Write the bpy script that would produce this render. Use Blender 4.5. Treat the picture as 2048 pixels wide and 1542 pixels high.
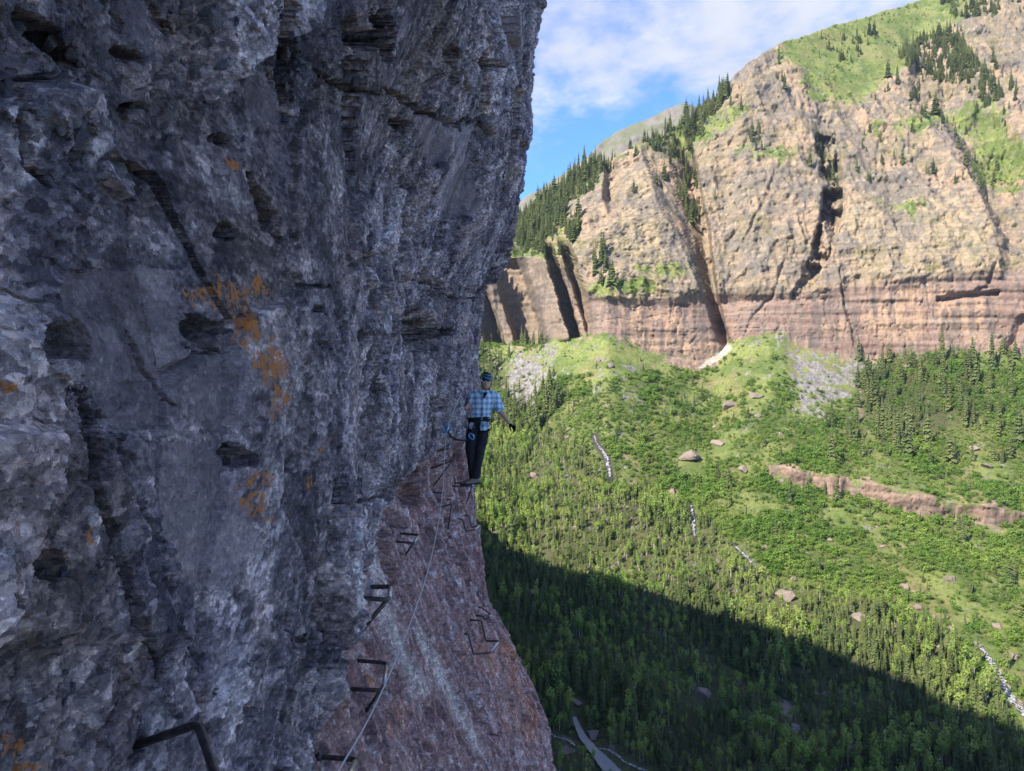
import bpy, bmesh, math, random
import numpy as np
from mathutils import Vector, Matrix

for o in list(bpy.data.objects):
    bpy.data.objects.remove(o)
SC = bpy.context.scene
C = SC.collection
random.seed(4)
RNG = np.random.default_rng(11)

# ------------------------------------------------------------------ camera, sky, sun, exposure
F = 1538.0          # focal length in photo pixels (2048 wide)
CX, CY = 1024.0, 771.0
cam = bpy.data.cameras.new('camera')
cam.sensor_width = 36.0
cam.lens = 36.0 * F / 2048.0
cam.clip_start = 0.05
cam.clip_end = 30000
camo = bpy.data.objects.new('camera', cam)
camo.rotation_euler = (math.radians(90), 0, 0)
C.objects.link(camo)
SC.camera = camo

SUN = Vector((-0.57, -0.50, 0.62)).normalized()      # towards the sun
EXPOSURE = 1.42
SC.view_settings.view_transform = 'Standard'
SC.view_settings.look = 'None'
SC.view_settings.exposure = EXPOSURE
SC.view_settings.gamma = 1.0
SC.view_settings.use_curve_mapping = False
SC.cycles.max_bounces = 4
SC.cycles.diffuse_bounces = 2
SC.cycles.use_denoising = True

sl = bpy.data.lights.new('sun', 'SUN')
sl.energy = 5.0
sl.angle = math.radians(0.53)
sl.color = (1.0, 0.92, 0.80)
slo = bpy.data.objects.new('sun', sl)
slo.rotation_euler = SUN.to_track_quat('Z', 'Y').to_euler()
C.objects.link(slo)


class NT:
    """small helper for building node trees"""
    def __init__(s, tree):
        s.t = tree
        s.n = tree.nodes
        s.n.clear()

    def add(s, typ, **kw):
        nd = s.n.new(typ)
        ins = kw.pop('ins', {})
        for k, v in kw.items():
            setattr(nd, k, v)
        for k, v in ins.items():
            s.put(nd.inputs[k], v)
        return nd

    def put(s, sock, v):
        if isinstance(v, bpy.types.NodeSocket):
            s.t.links.new(v, sock)
        elif isinstance(v, (tuple, list)) and sock.type == 'RGBA' and len(v) == 3:
            sock.default_value = (*v, 1)
        else:
            sock.default_value = v

    def math(s, op, a, b=0.0, c=None, clamp=False):
        nd = s.add('ShaderNodeMath', operation=op, use_clamp=clamp)
        s.put(nd.inputs[0], a)
        s.put(nd.inputs[1], b)
        if c is not None:
            s.put(nd.inputs[2], c)
        return nd.outputs[0]

    def mix(s, fac, a, b, blend='MIX'):
        nd = s.add('ShaderNodeMix', data_type='RGBA', blend_type=blend)
        s.put(nd.inputs[0], fac)
        s.put(nd.inputs[6], a)
        s.put(nd.inputs[7], b)
        return nd.outputs[2]

    def ramp(s, x, lo, hi, a=0.0, b=1.0):
        nd = s.add('ShaderNodeMapRange', interpolation_type='SMOOTHSTEP')
        s.put(nd.inputs[0], x)
        for i, v in enumerate((lo, hi, a, b)):
            s.put(nd.inputs[i + 1], v)
        return nd.outputs[0]

    def noise(s, vec, scale, detail=4.0, rough=0.55, dist=0.0):
        nd = s.add('ShaderNodeTexNoise', ins={'Scale': scale, 'Detail': detail, 'Roughness': rough, 'Distortion': dist})
        if vec is not None:
            s.put(nd.inputs['Vector'], vec)
        return nd.outputs['Fac']

    def voro(s, vec, scale, feature='F1', out='Distance', rnd=1.0):
        nd = s.add('ShaderNodeTexVoronoi', feature=feature, ins={'Scale': scale, 'Randomness': rnd})
        s.put(nd.inputs['Vector'], vec)
        return nd.outputs[out]

    def mapping(s, vec, scale=(1, 1, 1), loc=(0, 0, 0), rot=(0, 0, 0)):
        nd = s.add('ShaderNodeMapping')
        s.put(nd.inputs['Vector'], vec)
        nd.inputs['Scale'].default_value = scale
        nd.inputs['Location'].default_value = loc
        nd.inputs['Rotation'].default_value = rot
        return nd.outputs[0]

    def attr(s, name, out='Fac'):
        return s.add('ShaderNodeAttribute', attribute_name=name).outputs[out]

    def objco(s):
        return s.add('ShaderNodeTexCoord').outputs['Object']

    def bump(s, h, strength=0.5, dist=0.05, normal=None):
        nd = s.add('ShaderNodeBump', ins={'Strength': strength, 'Distance': dist, 'Height': h})
        if normal is not None:
            s.put(nd.inputs['Normal'], normal)
        return nd.outputs[0]

    def out(s, col, rough=0.9, normal=None, spec=0.2, metal=0.0):
        b = s.add('ShaderNodeBsdfPrincipled')
        s.put(b.inputs['Base Color'], col)
        s.put(b.inputs['Roughness'], rough)
        b.inputs['Specular IOR Level'].default_value = spec
        b.inputs['Metallic'].default_value = metal
        if normal is not None:
            s.put(b.inputs['Normal'], normal)
        o = s.add('ShaderNodeOutputMaterial')
        s.t.links.new(b.outputs[0], o.inputs[0])
        return b


def material(name):
    m = bpy.data.materials.new(name)
    m.use_nodes = True
    return m, NT(m.node_tree)


def make_world():
    w = bpy.data.worlds.new('World')
    SC.world = w
    w.use_nodes = True
    n = NT(w.node_tree)
    sky = n.add('ShaderNodeTexSky', sky_type='NISHITA', sun_disc=False)
    sky.sun_elevation = math.asin(SUN.z)
    sky.sun_rotation = math.atan2(SUN.x, SUN.y)
    sky.altitude = 3000
    sky.air_density = 1.0
    sky.dust_density = 0.4
    sky.ozone_density = 2.0
    d = n.add('ShaderNodeTexCoord').outputs['Generated']
    sep = n.add('ShaderNodeSeparateXYZ', ins={0: d})
    zz = n.math('MAXIMUM', sep.outputs[2], 0.02)
    zz = n.math('ADD', zz, 0.10)
    u = n.math('DIVIDE', sep.outputs[0], zz)
    v = n.math('DIVIDE', sep.outputs[1], zz)
    uv = n.add('ShaderNodeCombineXYZ', ins={0: u, 1: v, 2: 3.7}).outputs[0]
    uvb = n.mapping(uv, scale=(1.0, 0.75, 1), loc=(CLOUD[0], CLOUD[1], 0), rot=(0, 0, 0.5))
    big = n.noise(uvb, 0.55, 3.0, 0.5)
    mid = n.noise(uvb, 3.4, 8.0, 0.66, 0.15)
    fine = n.noise(uvb, 9.0, 5.0, 0.6)
    m = n.math('ADD', n.math('MULTIPLY', big, 1.25), n.math('MULTIPLY', mid, 0.75))
    m = n.math('ADD', m, n.math('MULTIPLY', fine, 0.34))
    mask = n.ramp(m, 1.11, 1.42)
    lum = n.ramp(n.noise(uvb, 1.7, 5.0, 0.55), 0.3, 0.7, 2.0, 2.8)
    cc = n.add('ShaderNodeCombineXYZ', ins={0: n.math('MULTIPLY', lum, 0.95), 1: n.math('MULTIPLY', lum, 0.985), 2: n.math('MULTIPLY', lum, 1.06)}).outputs[0]
    skyc = n.mix(1.0, sky.outputs[0], (0.42, 0.68, 1.08), 'MULTIPLY')
    col = n.mix(n.math('MULTIPLY', mask, 0.93), skyc, cc)
    bg = n.add('ShaderNodeBackground', ins={'Color': col, 'Strength': 0.14})
    o = n.add('ShaderNodeOutputWorld')
    n.t.links.new(bg.outputs[0], o.inputs[0])


CLOUD = (33.24, 19.94)
make_world()


# ------------------------------------------------------------------ numeric helpers
def at(px, py, d):
    return Vector(((px - CX) / F * d, d, (CY - py) / F * d))


def sstep(a, b, x):
    t = np.clip((x - a) / (b - a), 0, 1)
    return t * t * (3 - 2 * t)


def h3(ix, iy, iz, seed):
    with np.errstate(over='ignore'):
        h = (ix.astype(np.uint32) * np.uint32(374761393) + iy.astype(np.uint32) * np.uint32(668265263)
             + iz.astype(np.uint32) * np.uint32(2147483647 - 53) + np.uint32((seed * 974634777 + 12345) & 0xffffffff))
        h = (h ^ (h >> np.uint32(13))) * np.uint32(1274126177)
        h = (h ^ (h >> np.uint32(16))) * np.uint32(2246822519)
        h = h ^ (h >> np.uint32(13))
    return h


def hf(ix, iy, iz, seed):
    return (h3(ix, iy, iz, seed) & np.uint32(0xffffff)).astype(np.float32) / 16777215.0


def vnoise(P, seed=0):
    """value noise, -1..1"""
    I = np.floor(P).astype(np.int32)
    f = (P - I).astype(np.float32)
    f = f * f * f * (f * (f * 6 - 15) + 10)
    r = 0
    for dx in (0, 1):
        wx = f[:, 0] if dx else 1 - f[:, 0]
        for dy in (0, 1):
            wy = f[:, 1] if dy else 1 - f[:, 1]
            for dz in (0, 1):
                wz = f[:, 2] if dz else 1 - f[:, 2]
                r = r + wx * wy * wz * hf(I[:, 0] + dx, I[:, 1] + dy, I[:, 2] + dz, seed)
    return r * 2 - 1


def fbm(P, octv=4, seed=0, gain=0.5, ridged=False):
    r = 0
    a = 1.0
    tot = 0
    Q = P.copy()
    for i in range(octv):
        n = vnoise(Q, seed + i * 7)
        if ridged:
            n = 1 - 2 * np.abs(n)
        r = r + a * n
        tot += a
        a *= gain
        Q = Q * 2.03 + 11.3
    return r / tot


def voronoi(P, seed=0):
    """F1, F2, cell random (n,3), vector to cell centre"""
    I = np.floor(P).astype(np.int32)
    n = len(P)
    f1 = np.full(n, 9.0, np.float32)
    f2 = np.full(n, 9.0, np.float32)
    best = np.zeros((n, 3), np.int32)
    vec = np.zeros((n, 3), np.float32)
    for dx in (-1, 0, 1):
        for dy in (-1, 0, 1):
            for dz in (-1, 0, 1):
                cx, cy, cz = I[:, 0] + dx, I[:, 1] + dy, I[:, 2] + dz
                hh = h3(cx, cy, cz, seed)
                px = cx + (hh & np.uint32(1023)).astype(np.float32) / 1023.0 - P[:, 0]
                py = cy + ((hh >> np.uint32(10)) & np.uint32(1023)).astype(np.float32) / 1023.0 - P[:, 1]
                pz = cz + ((hh >> np.uint32(20)) & np.uint32(1023)).astype(np.float32) / 1023.0 - P[:, 2]
                d = np.sqrt(px * px + py * py + pz * pz)
                nb = d < f1
                f2 = np.where(nb, f1, np.minimum(f2, d))
                f1 = np.where(nb, d, f1)
                best[nb] = np.stack([cx, cy, cz], 1)[nb]
                vec[nb] = np.stack([px, py, pz], 1)[nb]
    rnd = np.stack([hf(best[:, 0], best[:, 1], best[:, 2], seed + k + 100) for k in range(4)], 1)
    return f1, f2, rnd, vec


def facets(P, seed, tilt=0.9):
    """broken-rock relief: every cell is a tilted plane at its own height, about -1..1"""
    f1, f2, r, v = voronoi(P, seed)
    t = (r[:, 1:4] * 2 - 1) * tilt
    return (r[:, 0] * 2 - 1) * 0.7 - (t * v).sum(1), f2 - f1, r[:, 0]


def inpoly(X, Y, poly):
    r = np.zeros(X.shape, bool)
    n = len(poly)
    for i in range(n):
        x0, y0 = poly[i]
        x1, y1 = poly[(i + 1) % n]
        if y0 == y1:
            continue
        c = ((y0 > Y) != (y1 > Y)) & (X < (x1 - x0) * (Y - y0) / (y1 - y0) + x0)
        r ^= c
    return r


def lerp(a, b, t):
    t = np.asarray(t)[..., None]
    return np.asarray(a) * (1 - t) + np.asarray(b) * t


def n01(P, scale, octv=4, seed=0, gain=0.55, sq=(1, 1, 1)):
    return 0.5 + 0.42 * fbm(P * (np.array(sq) * scale), octv, seed, gain)


def polydist(X, Y, pts):
    """distance to a polyline and the fraction along it"""
    best = np.full(X.shape, 1e9)
    fr = np.zeros(X.shape)
    L = [0]
    for a, b in zip(pts[:-1], pts[1:]):
        L.append(L[-1] + math.hypot(b[0] - a[0], b[1] - a[1]))
    for i, (a, b) in enumerate(zip(pts[:-1], pts[1:])):
        dx, dy = b[0] - a[0], b[1] - a[1]
        l2 = dx * dx + dy * dy
        t = np.clip(((X - a[0]) * dx + (Y - a[1]) * dy) / l2, 0, 1)
        d = np.hypot(X - a[0] - t * dx, Y - a[1] - t * dy)
        m = d < best
        best = np.where(m, d, best)
        fr = np.where(m, (L[i] + t * (L[i + 1] - L[i])) / L[-1], fr)
    return best, fr


def blur(a, r, it=2):
    for _ in range(it):
        for ax in (0, 1):
            k = np.moveaxis(a, ax, 0)
            c = np.cumsum(np.concatenate([np.repeat(k[:1], r + 1, 0), k, np.repeat(k[-1:], r, 0)], 0), 0)
            a = np.moveaxis((c[2 * r + 1:] - c[:-2 * r - 1]) / (2 * r + 1), 0, ax)
    return a


def mesh_np(name, V, Fq, attrs=None, smooth=True):
    me = bpy.data.meshes.new(name)
    V = np.asarray(V, np.float32)
    Fq = np.asarray(Fq, np.int32)
    k = Fq.shape[1]
    me.vertices.add(len(V))
    me.vertices.foreach_set('co', V.ravel())
    me.loops.add(Fq.size)
    me.loops.foreach_set('vertex_index', Fq.ravel())
    me.polygons.add(len(Fq))
    me.polygons.foreach_set('loop_start', np.arange(0, Fq.size, k, dtype=np.int32))
    me.polygons.foreach_set('loop_total', np.full(len(Fq), k, np.int32))
    me.polygons.foreach_set('use_smooth', np.full(len(Fq), smooth, bool))
    for nme, arr in (attrs or {}).items():
        arr = np.asarray(arr, np.float32)
        if arr.ndim == 2:
            a = me.attributes.new(nme, 'FLOAT_VECTOR', 'POINT')
            a.data.foreach_set('vector', arr.ravel())
        else:
            a = me.attributes.new(nme, 'FLOAT', 'POINT')
            a.data.foreach_set('value', arr)
    me.update(calc_edges=True)
    return me


def grid_faces(nr, nc, flip=False):
    i = np.arange(nr * nc).reshape(nr, nc)
    q = [i[:-1, :-1], i[:-1, 1:], i[1:, 1:], i[1:, :-1]]
    if flip:
        q = q[::-1]
    return np.stack([a.ravel() for a in q], 1)


def link(name, me, mat=None, parent=None):
    o = bpy.data.objects.new(name, me)
    C.objects.link(o)
    if mat is not None and me is not None and len(me.materials) == 0:
        me.materials.append(mat)
    if parent is not None:
        o.parent = parent
    return o


def tag(o, label=None, cat=None, group=None, kind=None):
    for k, v in (('label', label), ('category', cat), ('group', group), ('kind', kind)):
        if v:
            o[k] = v
    return o


def empty(name, loc=(0, 0, 0)):
    o = bpy.data.objects.new(name, None)
    o.empty_display_size = 0.1
    o.location = loc
    C.objects.link(o)
    return o


# ------------------------------------------------------------------ far terrain: valley, headwall, upper mountain
BASE = [(600, 690), (945, 690), (1000, 690), (1060, 695), (1100, 682), (1150, 673), (1215, 668), (1260, 682), (1300, 702), (1340, 712), (1400, 722),
        (1435, 712), (1452, 690), (1480, 673), (1530, 668), (1566, 669), (1602, 690), (1640, 700), (1690, 714), (1740, 720), (1790, 709), (1900, 706), (2048, 706), (2600, 715)]
BASED = [(600, 1100), (945, 1085), (1000, 1080), (1060, 1045), (1110, 1000), (1160, 965), (1215, 935), (1300, 945), (1400, 955), (1452, 968), (1500, 940), (1600, 930), (1800, 918), (2048, 900), (2600, 860)]
BAND = [(600, 520), (945, 540), (1000, 524), (1060, 514), (1100, 522), (1125, 540), (1150, 570), (1175, 588), (1215, 598), (1300, 601), (1400, 592), (1430, 590), (1500, 592), (1600, 586), (1650, 579), (1700, 571), (1800, 560), (1900, 549), (2048, 540), (2600, 520)]
SKY = [(600, 640), (945, 510), (1000, 468), (1036, 444), (1085, 404), (1130, 374), (1173, 342), (1232, 316), (1284, 286), (1340, 258), (1378, 240), (1421, 202), (1442, 182), (1500, 130), (1530, 108), (1560, 88), (1600, 72), (1700, 43), (1800, 16), (1840, 2), (1900, -22), (2048, -70), (2600, -160)]
SKYD = [(600, 1400), (945, 1300), (1036, 1250), (1130, 1200), (1232, 1175), (1340, 1190), (1421, 1205), (1500, 1225), (1600, 1290), (1700, 1370), (1840, 1470), (2048, 1560), (2600, 1600)]
VAL = [(1950, 270), (1700, 335), (1542, 385), (1400, 442), (1300, 495), (1200, 553), (1100, 618), (1000, 690), (900, 768), (800, 848), (700, 930), (600, 1000)]


def ip(tab, x):
    a = np.array(sorted(tab))
    return np.interp(x, a[:, 0], a[:, 1])


def gsmooth(tab, x, s):
    r = 0
    w = 0
    for k in np.linspace(-2, 2, 9):
        g = math.exp(-k * k / 2)
        r = r + g * ip(tab, x + k * s)
        w += g
    return r / w


def build_terrain():
    cols = np.concatenate([np.linspace(620, 900, 50, endpoint=False), np.linspace(900, 2110, 500, endpoint=False), np.linspace(2110, 2560, 60)])
    nc = len(cols)
    base, based, band, sky, skyd = (gsmooth(t, cols, 5) for t in (BASE, BASED, BAND, SKY, SKYD))
    k = np.ones(5) / 5
    rows_py, rows_d = [], []
    n1, n2, n3, n4 = 400, 62, 215, 10
    dval_b = ip(VAL, base)
    for i in range(n1):
        u = i / n1
        py = 1950 + (base - 1950) * (u ** 0.85)
        w = sstep(330, 0, py - base)
        rows_py.append(py)
        rows_d.append(ip(VAL, py) + (based - dval_b) * w)
    for i in range(n2):
        u = i / n2
        rows_py.append(base + (band - base) * u)
        rows_d.append(based + 16 * u + 0 * base)
    for i in range(n3):
        u = i / (n3 - 1)
        py = band + (sky - band) * u
        # steep lower face, easing back towards the top
        d = (based + 16) + (skyd - based - 16) * (0.55 * u + 0.45 * u ** 2.2)
        rows_py.append(py)
        rows_d.append(d)
    PY = np.array(rows_py)
    D = np.array(rows_d)
    PX = np.broadcast_to(cols, PY.shape).copy()
    nr = len(PY)
    sec = np.zeros_like(PY)                    # 0 valley, 1 band, 2 upper face
    sec[n1:n1 + n2] = 1
    sec[n1 + n2:] = 2
    wob = (fbm(np.stack([PX.ravel() / 60, PY.ravel() / 60, 0 * PX.ravel()], 1), 4, 3)).reshape(PX.shape)
    wob2 = (fbm(np.stack([PX.ravel() / 22, PY.ravel() / 22, 5 + 0 * PX.ravel()], 1), 4, 9)).reshape(PX.shape)
    wob3 = (fbm(np.stack([PX.ravel() / 9, PY.ravel() / 45, 9 + 0 * PX.ravel()], 1), 3, 19)).reshape(PX.shape)
    WX = PX + 16 * wob + 9 * wob2
    WY = PY + 14 * wob2 + 8 * wob

    # --- big shapes of the rock: gullies and buttresses
    rock = sec >= 1
    off = np.zeros_like(D)
    gx = ip([(240, 1350), (300, 1375), (380, 1392), (450, 1406), (540, 1417), (600, 1426), (650, 1440), (692, 1454)], WY)
    gd = ip([(200, 0), (280, 45), (360, 120), (450, 115), (540, 80), (600, 50), (700, 30)], PY)
    gw = ip([(280, 95), (420, 80), (520, 38), (600, 20), (700, 13)], PY)
    u = PX + 5 * wob2 - gx
    off += gd * np.clip((u / gw + 1) / 0.9, 0, 1) * (1 - sstep(6, 15, u)) * rock
    gx = ip([(235, 1640), (330, 1655), (400, 1664), (480, 1650), (540, 1625), (590, 1600)], PY)
    gd = ip([(230, 0), (270, 48), (420, 62), (520, 40), (590, 10), (640, 0)], PY)
    u = PX + 10 * wob2 - gx
    off += gd * sstep(-22, -12, u) * (1 - sstep(10, 34, u)) * np.clip(0.55 + 1.3 * wob2 + 0.5 * wob3, 0.05, 1.1) * rock
    gx = ip([(230, 1862), (330, 1925), (400, 1952), (470, 1980), (540, 1994)], PY)
    gd = ip([(150, 0), (260, 75), (400, 90), (500, 40), (560, 0)], PY)
    u = PX + 8 * wob2 - gx
    off += gd * sstep(0, 26, u) * (1 - sstep(60, 190, u)) * rock
    gx = ip([(60, 1790), (130, 1815), (200, 1822), (260, 1850)], PY)
    gd = ip([(60, 0), (130, 50), (200, 55), (260, 0)], PY)
    u = PX + 8 * wob2 - gx
    off += gd * sstep(0, 16, u) * (1 - sstep(30, 120, u)) * rock
    gx = ip([(280, 1195), (340, 1215), (400, 1212), (440, 1225)], PY)
    gd = ip([(290, 0), (340, 40), (400, 42), (450, 0)], PY)
    u = PX + 5 * wob2 - gx
    off += gd * sstep(-8, 4, u) * (1 - sstep(8, 40, u)) * rock
    # pillars of the dark left-hand cliff
    pe = PX - (PY - 515) * 0.30 + 4 * wob2
    prof = ip([(860, 30), (900, 40), (915, 5), (930, 45), (950, 52), (962, 12), (978, 18), (984, 52), (1006, 58), (1034, 66), (1050, 2), (1090, -8), (1094, 40), (1110, 50), (1117, 16), (1126, 20), (1132, 48), (1146, 40), (1156, 6), (1200, 0)], pe)
    wl = (1 - sstep(1150, 1200, PX)) * sstep(705, 690, PY) * sstep(470, 530, PY) * rock
    off += prof * 1.7 * wl
    # long thin joints in the band and face
    for pts, wd, dep in (
            ([(1575, 500), (1545, 590), (1500, 640), (1485, 690)], 5, 8), ([(1668, 520), (1685, 590), (1700, 640), (1708, 690)], 5, 9), ([(1985, 530), (1975, 575), (1955, 580)], 6, 9),
            ([(1770, 260), (1755, 300), (1752, 380)], 6, 10), ([(1240, 300), (1232, 400), (1250, 470)], 7, 9), ([(2045, 640), (2030, 680), (2010, 706)], 14, 18), ([(1510, 230), (1490, 300), (1470, 330)], 7, 9),
            ([(1180, 600), (1175, 660)], 5, 7), ([(1770, 330), (1790, 430), (1800, 520)], 6, 7), ([(1560, 330), (1520, 420), (1470, 520)], 6, 9), ([(1890, 280), (1870, 400)], 6, 7)):
        dd, fr = polydist(PX + 4 * wob2, PY, pts)
        off += 0.6 * dep * np.clip(1 - dd / wd, 0, 1) * rock
    # overhang arch of the red band, right
    dd, fr = polydist(PX, PY, [(1885, 597), (1930, 590), (1985, 583)])
    off += 12 * np.clip(1 - np.abs(PY - np.interp(PX, [1885, 1930, 1985], [600, 592, 588])) / 9, 0, 1) * (dd < 14) * rock
    D = D + off
    # --- small step of rock across the lower slope
    yc = -3 * wob2 + np.interp(PX, [1500, 1540, 1600, 1660, 1740, 1800, 1870, 1960, 2048, 2300], [915, 938, 960, 972, 985, 1000, 1015, 1026, 1036, 1060]) + 6 * wob2
    hw = np.interp(PX, [1515, 1545, 1600, 1665, 1700, 1760, 1850, 1890, 1990, 2040, 2300], [0, 12, 18, 20, 14, 20, 20, 14, 18, 10, 8]) * (1 + 0.2 * wob)
    v = (yc - PY)                                # positive above the centre line
    step = np.clip((v + hw) / (2 * hw + 1e-3), 0, 1)
    D = D - (step * hw * 2 * 0.78 * (1 - sstep(hw, hw + 110, v))) * (hw > 1) * (sec == 0)
    ledge = (np.abs(v) < hw * 1.05) & (hw > 4) & (sec == 0)

    X = (PX - CX) / F * D
    Y = D
    Z = (CY - PY) / F * D
    P = np.stack([X.ravel(), Y.ravel(), Z.ravel()], 1)

    # --- relief
    rk = ((sec >= 1) * 1.0).ravel()
    rsm = rk.reshape(PX.shape).copy()
    meadow = inpoly(WX, WY, [(1555, 95), (1600, 60), (1840, -10), (2100, -120), (1990, -10), (1900, 50), (1830, 95), (1815, 130), (1740, 195), (1690, 205), (1640, 160), (1590, 135)])
    slope_left = inpoly(WX, WY, [(900, 560), (1036, 400), (1130, 330), (1232, 270), (1340, 215), (1442, 150), (1460, 190), (1400, 265), (1372, 330), (1330, 310), (1290, 292), (1250, 316), (1210, 350), (1180, 375), (1150, 402), (1128, 440), (1165, 450), (1150, 495), (1110, 520), (1000, 520)])
    rock_amt = np.maximum(blur(rsm * (1 - 0.9 * meadow) * (1 - 0.75 * slope_left), 4), ledge * 0.75)
    ra = rock_amt.ravel()
    isband = np.maximum(blur((sec == 1) * 1.0, 5), ledge * 1.0).ravel()
    ribs0 = fbm(P / np.array([95, 95, 330.0]), 3, 19, 0.5, True)
    ribs = fbm(P / np.array([30, 30, 150.0]), 4, 21, 0.55, True)
    ribs2 = fbm((P + 6 * fbm(P / 30, 2, 33)[:, None]) / np.array([8, 8, 34.0]), 3, 31, 0.6, True)
    fa, _, _ = facets(P / np.array([16, 16, 24.0]), 41)
    fb, _, _ = facets(P / np.array([4.2, 4.2, 6.0]), 43)
    strat = vnoise(np.stack([P[:, 0] / 90, P[:, 1] / 90, P[:, 2] / 5.0], 1), 51)
    disp = ra * (ribs0 * 16 * (1 - isband) + ribs * (12 - 9.0 * isband) + ribs2 * (3.4 - 2.2 * isband) + fa * (1.3 - 0.6 * isband) + fb * 0.35 + strat * (0.7 + 1.5 * isband))
    crk = np.clip(1 - np.abs(fbm((P + 3 * fbm(P / 9, 2, 55)[:, None]) / np.array([17, 17, 95.0]), 3, 53)) / 0.035, 0, 1)
    crh = np.clip(1 - np.abs(fbm(P / np.array([60, 60, 13.0]), 3, 57)) / 0.03, 0, 1)
    disp -= ra * (crk * 3.2 + crh * 1.6)
    P[:, 1] -= disp * 0.93
    P[:, 0] -= disp * 0.25
    g = 1 - ra
    P[:, 2] += g * (fbm(P / 70, 4, 61) * 6 + fbm(P / 16, 3, 62) * 1.6) * sstep(250, 420, D.ravel())
    # back of the skyline and skirt
    G = P.reshape(nr, nc, 3)
    back = []
    for i in range(1, n4 + 1):
        r = G[-1].copy()
        r[:, 1] += i * 30
        r[:, 0] *= (r[:, 1] / G[-1][:, 1])
        r[:, 2] -= 8 * i + 1.2 * i * i
        back.append(r)
    G = np.concatenate([G, np.array(back)], 0)

    # --- what covers it
    veg = np.zeros(PX.shape)         # grass
    bush = np.zeros(PX.shape)        # shrub density
    con = np.zeros(PX.shape)         # conifer density
    asp = np.zeros(PX.shape)         # aspen density
    scree = np.zeros(PX.shape)
    dirt = np.zeros(PX.shape)
    snow = np.zeros(PX.shape)
    low = sec == 0
    veg[low] = 1
    veg[meadow] = 1
    veg = np.maximum(veg, slope_left * 0.65)

    def reg(poly, warp=1.0):
        return inpoly(PX + (WX - PX) * warp, PY + (WY - PY) * warp, poly)

    def blob(cx, cy, rx, ry):
        return (((WX - cx) / rx) ** 2 + ((WY - cy) / ry) ** 2) < 1

    # ledges of grass on the face
    for cx, cy, rx, ry in ((1690, 190, 60, 22), (1610, 105, 60, 28), (1720, 150, 70, 25), (1520, 300, 60, 12), (1560, 310, 40, 10), (1250, 575, 80, 16), (1420, 250, 40, 20), (1780, 260, 80, 10), (1480, 230, 30, 12), (1850, 250, 40, 18),
                           (2000, 330, 60, 60), (1960, 250, 60, 40), (1640, 175, 40, 30), (1820, 420, 26, 20), (1330, 540, 60, 14), (1380, 250, 40, 40)):
        veg = np.maximum(veg, blob(cx, cy, rx, ry) * 0.9 * (sec == 2))
    mossy = ((fbm(P / np.array([45, 45, 30.0]), 4, 71) + 0.15 * fbm(P / 6, 2, 72)).reshape(PX.shape))
    tinge = np.clip(sstep(0.02, 0.35, mossy) * (sec == 2) * sstep(590, 470, PY) * 0.0 + sstep(-0.05, 0.3, mossy) * (sec == 2), 0, 1)
    # scree, soil, snow
    for poly, a in (([(1062, 705), (1110, 690), (1095, 745), (1075, 790), (1060, 825), (1000, 790), (985, 745)], 1), ([(1590, 690), (1680, 715), (1715, 750), (1700, 800), (1650, 830), (1560, 850), (1590, 790), (1570, 740)], 0.85),
                    ([(1170, 755), (1225, 765), (1210, 790), (1170, 780)], 0.8), ([(1240, 760), (1310, 765), (1280, 790), (1265, 815), (1245, 800)], 0.8), ([(1205, 670), (1216, 668), (1195, 720), (1180, 740)], 0.7),
                    ([(1490, 690), (1560, 680), (1560, 700), (1500, 725)], 0.5), ([(1690, 715), (1730, 718), (1725, 745), (1712, 740)], 0.9)):
        scree = np.maximum(scree, reg(poly, 0.8) * a * low)
    dirt = np.maximum(dirt, reg([(1325, 712), (1440, 715), (1440, 725), (1385, 748), (1330, 728)], 0.5) * low * 1.0)
    dirt = np.maximum(dirt, reg([(1545, 1395), (1575, 1390), (1592, 1430), (1570, 1440)], 0.3) * low * 1.0)
    snow = np.maximum(snow, inpoly(PX + 2 * wob2, PY, [(1384, 743), (1415, 722), (1438, 702), (1448, 688), (1462, 690), (1466, 699), (1450, 715), (1420, 733)]) * 1.0)
    dd, fr = polydist(PX + 3 * wob2, PY, [(1712, 740), (1722, 790), (1720, 850)])
    dirt = np.maximum(dirt, (dd < 4) * 0.9)
    open_ = 1 - np.clip(scree * 0.92 + dirt + snow, 0, 1)

    # grassy cones below the cliff stay mostly open
    cones = reg([(1090, 670), (1215, 655), (1340, 705), (1330, 745), (1240, 755), (1120, 760), (1090, 740)]) | reg([(1440, 720), (1480, 665), (1590, 665), (1720, 730), (1700, 790), (1560, 760), (1440, 800), (1380, 770)])
    forest = reg([(880, 840), (1000, 850), (1130, 870), (1180, 930), (1290, 975), (1390, 1020), (1480, 1110), (1560, 1180), (1720, 1200), (1830, 1230), (1910, 1300), (1960, 1370), (2060, 1480), (2150, 1960), (600, 1960), (600, 840)], 1.2) & low
    rstand = reg([(1690, 740), (1760, 705), (1850, 700), (1965, 740), (1960, 800), (1900, 860), (1860, 920), (1780, 905), (1720, 850)], 1.8) & low
    lstand = reg([(900, 690), (965, 700), (985, 760), (1060, 770), (1115, 765), (1110, 850), (1000, 860), (900, 860)], 0.9) & low
    mstand = reg([(1790, 115), (1850, 70), (1905, 75), (1945, 130), (2000, 200), (1975, 225), (1890, 175), (1822, 160)], 0.6) & (sec == 2)
    bush[low] = 0.15
    bush[cones] = 0.007
    bush = bush * open_
    bush[reg([(1720, 1180), (2100, 1120), (2100, 1420), (1960, 1350), (1860, 1260)], 1.0)] *= 0.45
    con[low] = 0.0026
    con[forest] = 0.020
    asp[forest] = 0.078
    bush[forest] = 0.022
    shade_mix = sstep(1080, 1180, PY) * forest
    con = con + 0.030 * shade_mix
    asp = asp - 0.030 * shade_mix
    con[rstand] = 0.0085
    con[lstand] = 0.0135
    con[cones & ~rstand] *= 0.15
    con = con * open_
    asp = asp * open_
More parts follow.
